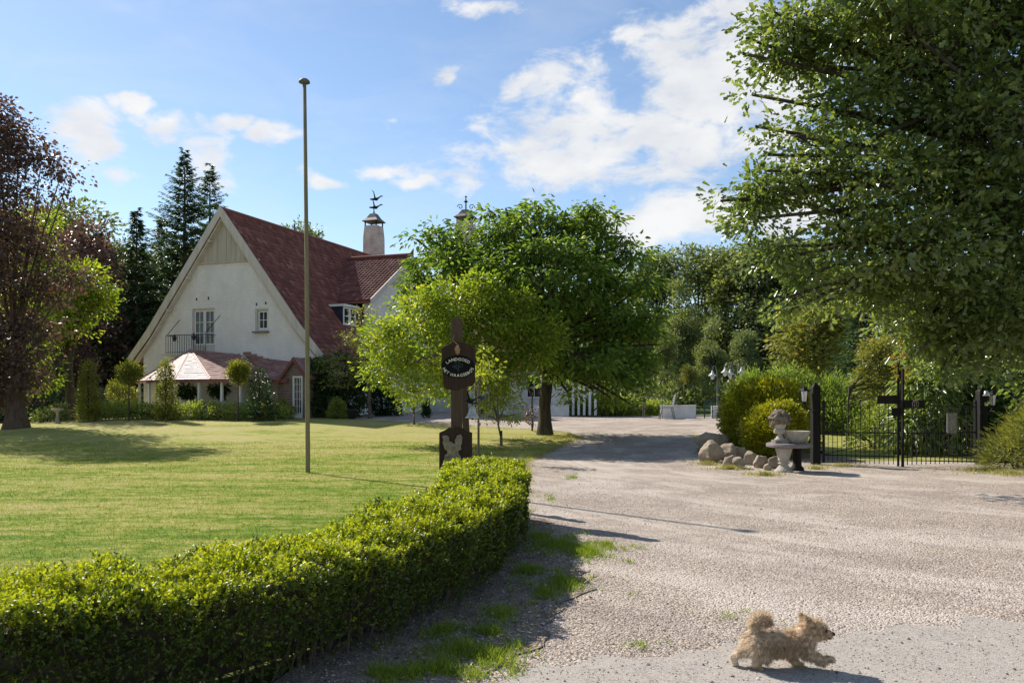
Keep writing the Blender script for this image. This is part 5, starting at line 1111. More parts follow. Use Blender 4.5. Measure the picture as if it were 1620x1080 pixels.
    for i in range(len(ss) - 1):
        for j in range(k): Fq.append((i * k + j, i * k + (j + 1) % k, (i + 1) * k + (j + 1) % k, (i + 1) * k + j))
    Fq += [tuple(range(k))]
    MB().add(V, Fq).build('twig_core', M['twig'], root)
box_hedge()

# ------------------------------------------------------------------ things on the grounds
# flagpole
b = G(487, 748); h = 618 / F * b.y
fp = thing('flagpole', 'tall bare mossy wooden flagpole with rounded cap standing on the lawn', 'flagpole', b)
MB().tube([(0, 0, -.2), (0, 0, .1), (-.02, 0, h * .5), (-.075, 0, h - .05)], [.056, .051, .046, .040], 12).build('pole', M['pole'], fp, True)
MB().lathe([(.044, -.05), (.06, -.04), (.125, -.015), (.12, .02), (.08, .06), (.02, .08)], (-.077, 0, h), 16).build('cap', M['lead'], fp, True)

# estate sign: post, upper board with lettering, lower carved board
Ys = 11.9; sp = W(722, 700, Ys); sb = onground(sp.x, Ys)
sign = thing('estate_sign', 'dark wooden estate sign with lettered oval board and carved lower board', 'sign', sb)
k = Ys / F; zp = lambda py: EYE - (py - HORIZON) * k - sb.z; xp = lambda px: (px - 722) * k
MB().box((xp(722), .07, (zp(503) - .2) / 2), (.165, .13, zp(503) + .2)).build('post', M['post'], sign, bevel=.008)
yf = -.02
up = [(xp(699), zp(559)), (xp(697), zp(552)), (xp(701), zp(549)), (xp(713), zp(543)), (xp(730), zp(541)), (xp(744), zp(545)), (xp(750), zp(551)), (xp(753), zp(556)), (xp(751), zp(572)), (xp(752), zp(604)), (xp(748), zp(610)), (xp(735), zp(613)), (xp(722), zp(617)), (xp(706), zp(616)), (xp(702), zp(610)), (xp(700), zp(590)), (xp(698), zp(575))]
bd = MB().prism(up, (0, yf, 0), (1, 0, 0), (0, 0, 1), (0, -1, 0), .045).build('board', M['board'], sign, bevel=.006)
oc = (xp(725), zp(580)); oa, ob_ = 26.5 * k, 18.0 * k
MB().prism([(oc[0] + oa * math.cos(t) , oc[1] + ob_ * math.sin(t)) for t in np.linspace(0, 2 * math.pi, 40, endpoint=False)], (0, yf - .008, 0), (1, 0, 0), (0, 0, 1), (0, -1, 0), .012).build('oval_plate', M['plate'], bd)
def letters(word, size, centre, ra, rb, a0, a1, parent):
    """letters set one by one along an arc of the oval, evenly by length"""
    adv = []; shapes = []
    for chh in word:
        if chh == ' ': adv.append(size * .34); shapes.append(None); continue
        cu = bpy.data.curves.new('letter', 'FONT'); cu.body = chh; cu.size = size; cu.extrude = .0025; cu.resolution_u = 2; cu.offset = .0002
        o = bpy.data.objects.new('letter', cu); COL.objects.link(o); dg = bpy.context.evaluated_depsgraph_get(); me = bpy.data.meshes.new_from_object(o.evaluated_get(dg)); bpy.data.objects.remove(o); bpy.data.curves.remove(cu)
        xs = [v.co.x for v in me.vertices]; adv.append(max(xs) - min(xs) + size * .12); shapes.append((me, (max(xs) + min(xs)) / 2))
    ang = np.linspace(a0, a1, 400); X, Z = centre[0] + ra * np.cos(ang), centre[1] + rb * np.sin(ang); S = np.concatenate([[0], np.cumsum(np.hypot(np.diff(X), np.diff(Z)))])
    tot = sum(adv); sc = S[-1] / tot; p = 0
    for sh, a in zip(shapes, adv):
        s = (p + a / 2) * sc; p += a
        if sh is None: continue
        me, cx = sh; x, z = np.interp(s, S, X), np.interp(s, S, Z); e = .004; rot = math.atan2(np.interp(s + e, S, Z) - np.interp(s - e, S, Z), np.interp(s + e, S, X) - np.interp(s - e, S, X)); c, sn = math.cos(rot), math.sin(rot)
        for v in me.vertices:
            lx, ly, lz = (v.co.x - cx) * min(1.1, sc), v.co.y - size * .34, v.co.z; v.co = (x + lx * c - ly * sn, yf - .011 - lz, z + lx * sn + ly * c)
        me.materials.clear(); me.materials.append(M['letter']); link(bpy.data.objects.new('letter', me), parent)
letters('LANDGOED', .064, oc, oa * .80, ob_ * .66, math.radians(152), math.radians(30), bd)
letters('HET HAAGSEBOS', .064, oc, oa * .86, ob_ * .76, math.radians(186), math.radians(354), bd)
em = MB(); r = random.Random(4)
em.tube([(oc[0], yf - .011, oc[1] - .07), (oc[0] + .003, yf - .011, oc[1] - .01), (oc[0], yf - .011, oc[1] + .03)], [.012, .008, .006], 6)
for i in range(26):
    a = r.random() * 6.28; q = math.sqrt(r.random()); em.lathe([(.004, -.002), (.016, 0), (.004, .002)], (0, 0, 0), 5) if False else em.box((oc[0] + q * .085 * math.cos(a), yf - .011, oc[1] + .022 + q * .055 * math.sin(a)), (.022, .006, .016), rot=Matrix.Rotation(r.random() * 3, 3, 'Y'))
em.build('tree_emblem', M['emblem'], bd)
# little gilt crest above the oval
def crest(X, Y, Z):
    d = capsule(X, Y, Z, (0, 0, -.05), (0, 0, .03), .022, .03); d = smin(d, capsule(X, Y, Z, (-.035, 0, .02), (-.02, 0, -.04), .014, .012), .015); d = smin(d, capsule(X, Y, Z, (.035, 0, .02), (.02, 0, -.04), .014, .012), .015)
    return smin(d, capsule(X, Y, Z, (-.01, -.01, .055), (.015, -.01, .07), .018, .014), .015)
V, Q = surface_net(crest, (-.07, -.05, -.09), (.07, .05, .1), .009); V = V + np.array([xp(724), yf - .01, zp(554)])
np_mesh('crest', V, Q.ravel(), np.full(len(Q), 4), M['bronze'], bd, True)
lo = [(xp(695), zp(742)), (xp(695), zp(684)), (xp(704), zp(680)), (xp(710), zp(676)), (xp(721), zp(675)), (xp(733), zp(677)), (xp(738), zp(681)), (xp(747), zp(684)), (xp(747), zp(744))]
b2 = MB().prism(lo, (0, yf - .012, 0), (1, 0, 0), (0, 0, 1), (0, -1, 0), .055).build('lower_board', M['board'], sign, bevel=.006)
def carving(X, Y, Z):
    P_ = lambda px, py, y=0.0: (xp(px), y, zp(py))
    d = capsule(X, Y, Z, P_(705, 692), P_(709, 706), .045, .06); d = smin(d, capsule(X, Y, Z, P_(727, 692), P_(724, 706), .045, .06), .02)
    d = smin(d, capsule(X, Y, Z, P_(716, 708), P_(717, 722), .075, .07), .03); d = smin(d, capsule(X, Y, Z, P_(708, 722), P_(704, 735), .04, .03), .03)
    d = smin(d, capsule(X, Y, Z, P_(724, 722), P_(728, 732), .045, .03), .03); d = smin(d, capsule(X, Y, Z, P_(716, 725), P_(715, 742), .05, .04), .02)
    return d + .012 * np.sin(X * 70) * np.sin(Z * 55 + X * 20)
x0, x1, z0, z1 = xp(694), xp(740), zp(750), zp(682)
V, Q = surface_net(carving, (x0, -.12, z0), (x1, .12, z1), .012); V[:, 1] = V[:, 1] * .5 + yf - .022
np_mesh('carving', V, Q.ravel(), np.full(len(Q), 4), M['carve'], b2, True)
g = MB(); g.tube([(xp(724), yf - .03, zp(545)), (xp(716), yf - .05, zp(538)), (xp(719), yf - .02, zp(530))], [.008, .006, .003], 5); g.build('bent_wire', M['bronze'], sign)

# leaning post behind, with an iron bird on a bracket and a bell under it
Yb = 12.6; kb = Yb / F; bb = onground(W(741, 700, Yb).x, Yb); xb = lambda px: (px - 741) * kb; zb = lambda py: EYE - (py - HORIZON) * kb - bb.z
bp = thing('bell_post', 'leaning brown post behind the sign with iron bird on bracket', 'post', bb)
MB().bar((xb(745), 0, -.1), (xb(733), .0, zb(600)), .12, .10).build('post', M['post'], bp, bevel=.01)
MB().tube([(xb(733), -.04, zb(634)), (xb(744), -.04, zb(637)), (xb(757), -.04, zb(638))], .012, 6).build('bracket', M['black'], bp)
bird(M['black'], bp, 'iron_bird', (xb(743), -.04, zb(634)), .33, 0)
bl = thing('bell', 'pale metal bell hanging under the iron bird beside the sign', 'bell', bb)
MB().lathe([(.012, 0), (.045, -.015), (.058, -.05), (.07, -.11), (.095, -.155), (.118, -.185), (.112, -.19), (.05, -.15)], (xb(747), -.04, zb(642)), 20).build('bell_body', M['bell'], bl, True)
MB().tube([(xb(747), -.04, zb(638)), (xb(747), -.04, zb(643))], .008, 5).build('hook', M['black'], bl); MB().tube([(xb(747), -.04, zb(655)), (xb(747.6), -.04, zb(664))], [.006, .016], 6).build('clapper', M['black'], bl)
pa, pb_ = G(690, 679), W(671, 658, 20.)
st = thing('stay_rod', 'thin slanting rod leaning across the lawn left of the sign', 'rod', pa); MB().tube([(0, 0, 0), Vector(W(671, 657, pa.y + .8)) - pa], .012, 5).build('rod', M['lead'], st)

# boulders round the planting bed
def boulder(px, pb, w, h, seed, label, sq=1.0, tilt=0.0, dy=0.0):
    b = G(px, pb); Y = b.y + w / F * b.y * .45 + dy; b = onground((px - 810) / F * Y, Y); kx = Y / F; a, c = w * kx / 2, h * kx / 2
    r = np.random.default_rng(seed); dirs = rnd_dirs(r, 20); off = r.uniform(.60, .92, 20); ct, sn = math.cos(tilt), math.sin(tilt)
    def f(X, Y_, Z):
        X2, Z2 = X * ct + Z * sn, -X * sn + Z * ct; x, y, z = X2 / a, Y_ / (a * .85 * sq), Z2 / c; d = np.sqrt(x * x + y * y + z * z) - 1
        for q, o in zip(dirs, off): d = np.maximum(d, (x * q[0] + y * q[1] + z * q[2] - o) * .9)
        return d + .02 * np.sin(x * 5 + seed) * np.sin(z * 6) + .015 * np.sin(y * 11 + x * 9) + .015 * np.sin(z * 17 + x * 13 + seed)
    m = max(a, c) * 1.3; V, Q = surface_net(f, (-m, -m, -m), (m, m, m), m / 15)
    o = np_mesh('boulder', V, Q.ravel(), np.full(len(Q), 4), M['rock'], None, False); o.location = b + Vector((0, 0, c * .62))
    tag(o, label, 'boulder', 'boulders edging the planting bed'); return o
BO = [(1128, 718, 52, 34, 1.0, -.1, 'broad rounded boulder highest at the left end of the rock edging', 'l'), (1123, 732, 38, 36, 1, .65, 'tilted dark brown boulder lowest at the left end of the rock edging', 'l'),
      (1150, 729, 30, 26, 1, .5, 'pale wedge shaped boulder right of the tilted brown boulder', 'm'), (1155, 740, 22, 20, 1, .2, 'small brownish boulder in the front row left of the grey pointed one', 'm'),
      (1170, 742, 20, 20, 1, .3, 'grey pointed boulder in the front row of the rock edging', 'm'), (1168, 727, 20, 22, 1, -.2, 'upright boulder standing on the second row of the rock edging', 'm'),
      (1187, 736, 22, 24, 1, -.3, 'square faced buff boulder under the small golden bush', 'm'), (1205, 741, 22, 22, 1, 0, 'cracked rounded boulder between the buff boulder and the table foot', 'm'),
      (1226, 742, 22, 20, 1, .3, 'smooth tan boulder touching the pedestal of the stone table', 'm'), (1163, 712, 16, 12, 1, 0, 'small stone peeping out behind the upright boulder', 's'),
      (1143, 712, 16, 16, 1, .3, 'small stone behind the broad rounded boulder', 's'), (1182, 722, 14, 14, 1, .1, 'small pale stone behind the square faced boulder', 's'), (1214, 744, 12, 12, 1, 0, 'smallest stone squeezed beside the cracked boulder', 's')]
for i, (px, pb, w, h, sq, t, lab, _) in enumerate(BO): boulder(px, pb, w * 1.28, h * 1.3, 241 + i * 3, lab, sq, t)

# stone table with urn and bowl
tb = G(1240, 746); kt = tb.y / F; Z_ = lambda py: (746 - py) * kt; X_ = lambda px: (px - 1240) * kt
st = thing('stone_table', 'stone table with dark round slab on a pale baluster pedestal', 'table', tb)
MB().lathe([(.20, -.03), (.205, .03), (.17, .06), (.12, .12), (.085, .17), (.125, .185), (.13, .20), (.09, .21), (.10, .23), (.13, .26), (.125, .29), (.135, .33), (.175, .47), (.19, .52), (.185, .545)], (0, 0, 0), 28).build('pedestal', M['stone'], st, True)
g = MB(); g.lathe([(.44, .545), (.50, .56), (.505, .60), (.49, .635), (.46, .645)], (X_(1251), .1, 0), 36); g.build('table_top', M['slate'], st)
MB().lathe([(.16, 0), (.15, .06), (.10, .12), (.09, .42), (.14, .545)], (X_(1268), .28, 0), 14).build('rear_support', M['blackwood'], st, True)  # rear support coloured black to stand in for shade under the slab
urn = thing('stone_urn', 'weathered stone urn heaped with carved fruit on the table', 'urn', tb + Vector((X_(1235), .05, .645)))
MB().box((0, 0, .03), (.30, .30, .07)).build('plinth', M['slate'], urn, bevel=.012)
MB().lathe([(.12, .065), (.125, .085), (.09, .11), (.055, .17), (.05, .20), (.115, .215), (.135, .235), (.135, .29), (.115, .31), (.09, .32), (.125, .36), (.15, .42), (.155, .45)], (0, 0, 0), 26).build('vase', M['stone'], urn, True)
r = np.random.default_rng(8); sph = rnd_dirs(r, 130) * .19; fr = [(a * 1.12, b * 1.1, .55 + c * .92, r.uniform(.028, .05)) for a, b, c in sph if c > -.13] + [(0, 0, .55, .165)] + [(-.17, -.02, .42, .05), (.18, 0, .43, .05), (-.19, 0, .36, .04), (.14, -.08, .45, .05), (-.12, -.1, .46, .05)]
def fruit(X, Y, Z):
    d = np.full(X.shape, 9.0)
    for x, y, z, q in fr: d = np.minimum(d, np.sqrt((X - x) ** 2 + (Y - y) ** 2 + (Z - z) ** 2) - q)
    return d
V, Q = surface_net(fruit, (-.36, -.36, .25), (.36, .36, .95), .022); np_mesh('carved_fruit', V, Q.ravel(), np.full(len(Q), 4), M['fruit'], urn, True)
bw = thing('stone_bowl', 'wide empty stone bowl planter beside the urn on the table', 'bowl', tb + Vector((X_(1262), .08, .645)))
MB().lathe([(.15, 0), (.19, .01), (.22, .08), (.285, .225), (.30, .25), (.295, .27), (.27, .27), (.25, .20)], (0, 0, 0), 30).build('bowl_body', M['stone'], bw, True)
g = MB()
for i in range(22): t = i * 2 * math.pi / 22; g.bar((.192 * math.cos(t), .192 * math.sin(t), .02), (.278 * math.cos(t), .278 * math.sin(t), .215), .022)
tag(g.build('flutes', M['stone'], bw), kind='stuff')

# gate posts, lanterns, bell and the two gate leaves
def gatepost(px, pb, top, label, w=.19):
    b = G(px, pb); h = (pb - top) / F * b.y; o = thing('gate_post', label, 'gate post', b, 0, 'gate posts')
    MB().box((0, 0, (h - .12 - .2) / 2), (w, w, h - .12 + .2)).build('shaft', M['blackwood'], o, bevel=.012)
    MB().lathe([(w * .70, h - .12), (w * .70, h - .09), (.01, h + .03)], (0, 0, 0), 4, math.pi / 4).build('pointed_cap', M['blackwood'], o)
    for z in (.42, 1.35): MB().box((0, -w / 2 - .01, z * h / 2), (w * 1.06, .02, .05)).build('strap', M['black'], o)
    return o, b, h
gpl, gl, hl = gatepost(1290, 734, 607, 'black wooden gate post beside the stone table'); gpr, gr, hr = gatepost(1553, 733, 613, 'black wooden gate post at the right end with small bell')
def lantern(base, z, side, label):
    o = thing('wall_lantern', label, 'lantern', base + Vector((0, 0, z)), 0, 'lanterns on the gate posts')
    x = side * .27
    MB().tube([(side * .09, 0, -.22), (side * .14, 0, -.25), (side * .22, 0, -.20), (x, 0, -.10)], .016, 6).build('bracket', M['black'], o)
    MB().lathe([(.02, -.12), (.03, -.09), (.06, -.07), (.075, -.05)], (x, 0, 0), 6).build('cup', M['black'], o)
    MB().lathe([(.062, -.045), (.092, .215)], (x, 0, 0), 6).build('glass', M['lampglass'], o)
    for i in range(6): t = i * math.pi / 3; MB().bar((x + .066 * math.cos(t), .066 * math.sin(t), -.05), (x + .097 * math.cos(t), .097 * math.sin(t), .22), .011).build('cage_bar', M['black'], o)
    MB().lathe([(.115, .21), (.12, .225), (.08, .27), (.055, .28), (.05, .31), (.015, .33), (.02, .36)], (x, 0, 0), 6).build('cap', M['black'], o)
    return o
lantern(gl, EYE - (632 - 622) * gl.y / F - gl.z, -1, 'black six sided lantern on the left gate post'); lantern(gr, EYE - (638 - 622) * gr.y / F - gr.z, 1, 'black six sided lantern on the right gate post')
o = thing('bell', 'small pale bell mounted on the right gate post', 'bell', gr + Vector((.03, -.14, 1.72))); MB().lathe([(.02, .09), (.045, .08), (.055, .03), (.085, -.03), (.08, -.035)], (0, 0, 0), 14).build('bell_body', M['bell'], o, True); MB().box((0, .05, .10), (.03, .12, .02)).build('hook', M['black'], o)
def leaf(name, label, P0, P1, zf, n, right):
    """gate leaf from hinge foot P0 to meeting foot P1; zf turns a pixel row into a height"""
    d = P1 - P0; Lg = math.hypot(d.x, d.y); o = thing(name, label, 'gate', P0, math.atan2(d.y, d.x) if not right else math.atan2(d.y, d.x), 'iron gate leaves'); iron = M['black']
    MB().bar((0, 0, .05), (0, 0, 1.50), .06).build('hinge_stile', iron, o); MB().lathe([(.03, 1.5), (.042, 1.53), (.03, 1.56), (.008, 1.6)], (0, 0, 0), 8).build('finial', iron, o)
    tall = 2.12 if not right else 2.33
    MB().bar((Lg, 0, -.0), (Lg, 0, tall), .048).build('meeting_stile', iron, o)
    for z, t in ((.24, .028), (.80, .028)): MB().bar((.03, 0, z), (Lg - .03, 0, z), t).build('rail', iron, o)
    pts = []; ys = []
    for q in np.linspace(0, 1, 16):
        z = (1.42 + .02 * q + .62 * q ** 2.2) if not right else (1.42 - .02 * q + .12 * q ** 2 ); pts.append((q * Lg, .0, z))
    MB().tube(pts, .013, 6).build('top_rod', iron, o)
    MB().tube([(.03, .02, .26), (Lg * .7, .02, .56)], .010, 5).build('brace', iron, o)
    for i in range(1, n):
        x = Lg * i / n; q = i / n
        top = (1.42 + .62 * q ** 2.2) if (i % 2 == 0 and not right) else 1.0
        if right: top = 1.40 if i % 2 == 0 else .98
        if not right and i % 2 == 0: top = min(top, 1.55)
        g = MB(); g.bar((x, .001, .05), (x, .001, top), .015); g.add([(x - .012, 0, top), (x + .012, 0, top), (x, .012, top), (x, -.012, top), (x, 0, top + .06)], [(0, 3, 4), (3, 1, 4), (1, 2, 4), (2, 0, 4)]); g.build('bar', iron, o)
    return o, Lg
Ygl = gl.y; hinge = lambda px: Vector(((px - 810) / F * 19.55, 19.55, float(gz((px - 810) / F * 19.55, 19.55))))
PL, PR, PC1, PC2 = hinge(1303), hinge(1543), G(1421, 737), G(1428, 738)
gl1, L1 = leaf('iron_gate', 'left black iron gate leaf with slim bars and one name board', PL, PC1, None, 16, False)
gl2, L2 = leaf('iron_gate', 'right black iron gate leaf with mottled square plate', PR, PC2, None, 16, True)
def gboard(o, L, x0, x1, z0, z1, name='name_board'):
    MB().box((L * (x0 + x1) / 2, -.03, (z0 + z1) / 2), (L * (x1 - x0), .035, z1 - z0)).build(name, M['blackwood'], o, bevel=.006)
gboard(gl1, L1, .72, 1.0, 1.50, 1.70); gboard(gl1, L1, .91, 1.05, 1.22, 1.40, 'lock_plate')
o = gl2
g = MB().box((L2 * .86, .04, 1.49), (L2 * .26, .035, .19)).build('name_board', M['blackwood'], o, bevel=.006)
cr = MB()
for i in range(4): cr.tube([(L2 * .86 + (i - 1.5) * .05, .065, 1.42), (L2 * .86 + (i - 1.5) * .06, .065, 1.52), (L2 * .86 + (i - 1.5) * .03, .065, 1.58)], .010, 5)
cr.build('crest', M['mosaic'], o)
MB().box((L2 * .345, .03, 1.02), (.27, .025, .46)).build('square_plate', M['mosaic'], o)
f = MB(); 
for a in (-1, 1): f.box((L2 * .345 + a * .142, .03, 1.02), (.018, .035, .5)); f.box((L2 * .345, .03, 1.02 + a * .24), (.27, .034, .018))
f.build('plate_frame', M['greyiron'], o)
o = thing('gate_hinge_block', 'iron hinge and latch block low on the left gate post', 'hinge', gl + Vector((.13, -.02, .30))); MB().box((0, 0, 0), (.12, .08, .08)).build('hinge_block', M['black'], o, bevel=.01)
hb = G(1583, 735); o = thing('garden_hose', 'coiled pale hose lying beside the right gate post', 'hose', hb + Vector((0, .3, .0)))
pts = [(.28 * math.cos(t) * (1 + .04 * math.sin(3 * t)), .06 * math.sin(t * 1.7) + .02 * t, .22 + .2 * math.sin(t)) for t in np.linspace(0, 18, 90)]; MB().tube(pts, .014, 5).build('hose', M['lead'], o)

# far side of the drive: white walls, low iron gate, lamp posts, stacked chairs
def lowwall(name, label, px0, px1, pt, pb, th=.35):
    a, b_ = G(px0, pb), G(px1, pb); Y = (a.y + b_.y) / 2; h = (pb - pt) / F * Y; x0, x1 = (px0 - 810) / F * Y, (px1 - 810) / F * Y; c = onground((x0 + x1) / 2, Y)
    o = thing(name, label, 'wall', c, 0); MB().box((0, 0, (h - .3) / 2), (x1 - x0, th, h + .3)).build('wall_body', M['wall_white'], o, bevel=.02); MB().box((0, 0, h + .02), (x1 - x0 + .04, th + .06, .05)).build('coping', M['wall_white'], o, bevel=.01); return o
lowwall('garden_wall', 'low white garden wall left of the ivy bank below the porch posts', 838, 900, 641, 658); lowwall('garden_wall', 'low white garden wall between the ivy bank and the small green gate', 1045, 1100, 642, 661)
lowwall('garden_wall', 'short white wall end behind the left lamp post', 1126, 1150, 643, 661)
ga, gb = G(1101, 661), G(1126, 661); Yg = (ga.y + gb.y) / 2; c = onground((ga.x + gb.x) / 2, Yg); wd = gb.x - ga.x
o = thing('garden_gate', 'small dark green iron gate between the two white walls', 'gate', c); 
for x in (-.5, .04, .5): MB().box((x * wd, 0, .45), (.05, .05, 1.0)).build('stile', M['greeniron'], o)
for i in range(14): MB().bar(((-.46 + .068 * i) * wd, 0, .05), ((-.46 + .068 * i) * wd, 0, .55 if i < 7 else .86), .022).build('bar', M['greeniron'], o)
for z, x0, x1 in ((.1, -.5, .5), (.55, -.5, .04), (.86, 0, .5), (.3, -.5, .5)): MB().bar((x0 * wd, .001, z), (x1 * wd, .001, z), .03).build('rail', M['greeniron'], o)
MB().bar((-.02 * wd, .001, .94), (1.1 * wd, .001, .94), .05).build('top_beam', M['greeniron'], o)
def lamppost(px, pb, ptop, heads, label):
    b = G(px, pb); k = b.y / F; h = (pb - ptop) * k; o = thing('lamp_post', label, 'lamp post', b, 0, 'lamp posts on the far side of the drive')
    MB().lathe([(.16, -.1), (.16, .30), (.12, .36), (.10, .62), (.06, .68), (.05, 1.3), (.045, h * .8), (.035, h)], (0, 0, 0), 10).build('column', M['greyiron'], o)
    for hx, hy in heads:
        x, z = (hx - px) * k, (pb - hy) * k; top = z + .42; s = 1 if x > 0 else -1
        pts = [(0, 0, h * .96), (x * .1, 0, h + (top + .25 - h) * .5), (x * .4, 0, top + .18), (x * .8, 0, top + .16), (x, 0, top)]
        MB().tube(pts, .028, 6).build('arm', M['greyiron'], o)
        a = MB().lathe([(.025, .36), (.045, .32), (.06, .24), (.08, .19), (.23, .07), (.22, .05), (.10, .05)], (x, 0, z), 16).build('lamp_shade', M['lampwhite'], o, True)
        MB().lathe([(.10, .05), (.11, -.03), (.07, -.12), (.02, -.15)], (x, 0, z), 12).build('globe', M['lampglass'], a, True)
lamppost(1135, 661, 598, [(1127, 596)], 'front lamp post with one lamp arm to the left before the white wall')
lamppost(1161, 661, 592, [(1147, 591), (1155, 594)], 'middle lamp post with two lamps close together')
lamppost(1167, 661, 594, [(1173, 591)], 'rear lamp post with one arched arm to the right')
cb = G(1055, 663); kc = cb.y / F
o = thing('garden_chair', 'grey metal folding chair standing before the white wall by the ivy', 'chair', cb); m_ = M['greyiron']
MB().box((.05, .2, .62), (.62, .5, .04)).build('seat', m_, o); MB().box((.44, .25, 1.02), (.05, .5, .55), rot=Matrix.Rotation(.2, 3, 'Y')).build('backrest', m_, o)
for a, b_ in (((-.25, 0, .62), (-.36, 0, 0)), ((.3, 0, .62), (.44, 0, 0)), ((-.25, .4, .62), (-.36, .4, 0)), ((.3, .4, .62), (.44, .4, 0))): MB().bar(a, b_, .035).build('leg', m_, o)
cb = G(1030, 662); o = thing('garden_table', 'thin legged grey metal table half hidden by the ivy bank', 'table', cb + Vector((0, .3, 0)))
MB().box((.15, .1, 1.18), (1.1, .7, .05)).build('table_top', m_, o)
for x in (-.32, .62): 
    for y in (-.2, .4): MB().bar((x, y, 1.16), (x, y, 0), .03).build('leg', m_, o)

# by the house wall: pot, topiary spiral, blue chair, parasol, bird table
b = G(557, 663); kq = b.y / F; o = thing('plant_pot', 'black tapered plant pot beside the dwarf spruce', 'pot', b); MB().lathe([(.15, 0), (.21, .40), (.235, .41), (.23, .45), (.19, .45), (.18, .38)], (0, 0, 0), 16).build('pot_body', M['pot'], o, True)
b = G(674, 661); c = [LB(674 + 1.5 * math.sin(i * 1.9), 656 - i * 5, b.y, 5.0 - i * .5, 2.6) for i in range(5)]
shrub('topiary', 'dark spiral clipped topiary against the white wall left of the sign', c, 260, 12, .05, .06, 'diamond', M['l_ivy'], 'topiary', seed=301, base=b)
b = G(770, 660); o = thing('garden_chair', 'blue garden chair against the white wall behind the bell', 'chair', b); m_ = M['blue']; MB().box((0, 0, .45), (.85, .5, .07)).build('seat', m_, o)
for i in range(5): MB().box((-.36 + i * .18, .25, .85), (.13, .04, .8)).build('back_slat', m_, o)
for x in (-.38, .38):
    for y in (-.2, .22): MB().bar((x, y, 0), (x, y, .45), .06).build('leg', m_, o)
    MB().box((x, 0, .68), (.09, .55, .04)).build('armrest', m_, o)
b = G(884, 652); o = thing('parasol', 'faded red closed low parasol beside the white porch posts', 'parasol', b + Vector((0, .6, 0))); k = b.y / F
MB().tube([(0, 0, 0), (0, 0, 1.35)], .03, 6).build('pole', M['white'], o); MB().lathe([(.75, .85), (.72, .90), (.35, 1.15), (.03, 1.38)], (0, 0, 0), 8).build('canopy', M['red'], o)
b = G(91, 670); o = thing('bird_table', 'small pale stone bird bath at the shaded back of the lawn', 'bird bath', b); MB().lathe([(.12, 0), (.12, .06), (.07, .12), (.055, .45), (.09, .52), (.24, .60), (.25, .66), (.2, .64)], (0, 0, 0), 16).build('stone_body', M['stone'], o, True)
# under the veranda: table, lamp and hanging ferns
o = thing('table_lamp', 'dark table lamp on a small table under the veranda', 'lamp', HB, HR)
MB().lathe([(.10, .62), (.02, .68), (.02, .95), (.03, 1.0)], (-2.35, -.8, 0), 10).build('lamp_base', M['black'], o); MB().lathe([(.20, .98), (.09, 1.2)], (-2.35, -.8, 0), 12).build('lamp_shade', M['black'], o)
o = thing('veranda_table', 'dark table standing under the veranda roof', 'table', HB, HR); MB().box((-2.2, -.8, .6), (1.3, .7, .05)).build('table_top', M['black'], o)
for x in (-2.75, -1.65): MB().box((x, -.8, .27), (.06, .5, .64)).build('leg', M['black'], o)
for x, lab in ((-.15, 'hanging fern under the middle of the veranda eave'), (1.75, 'hanging fern nearest the brick annex under the veranda eave')):
    H = lambda a, t, z: HB + Vector((math.cos(HR) * a - math.sin(HR) * t, math.sin(HR) * a + math.cos(HR) * t, z)); c = H(x, -2.2, 1.35)
    shrub('hanging_fern', lab, [(tuple(c), (.30, .30, .24))], 40, 13, .08, .22, 'long', M['l_ivy'], 'fern', seed=310 + int(x * 10), ratio=.2, droop=1.2, base=c)

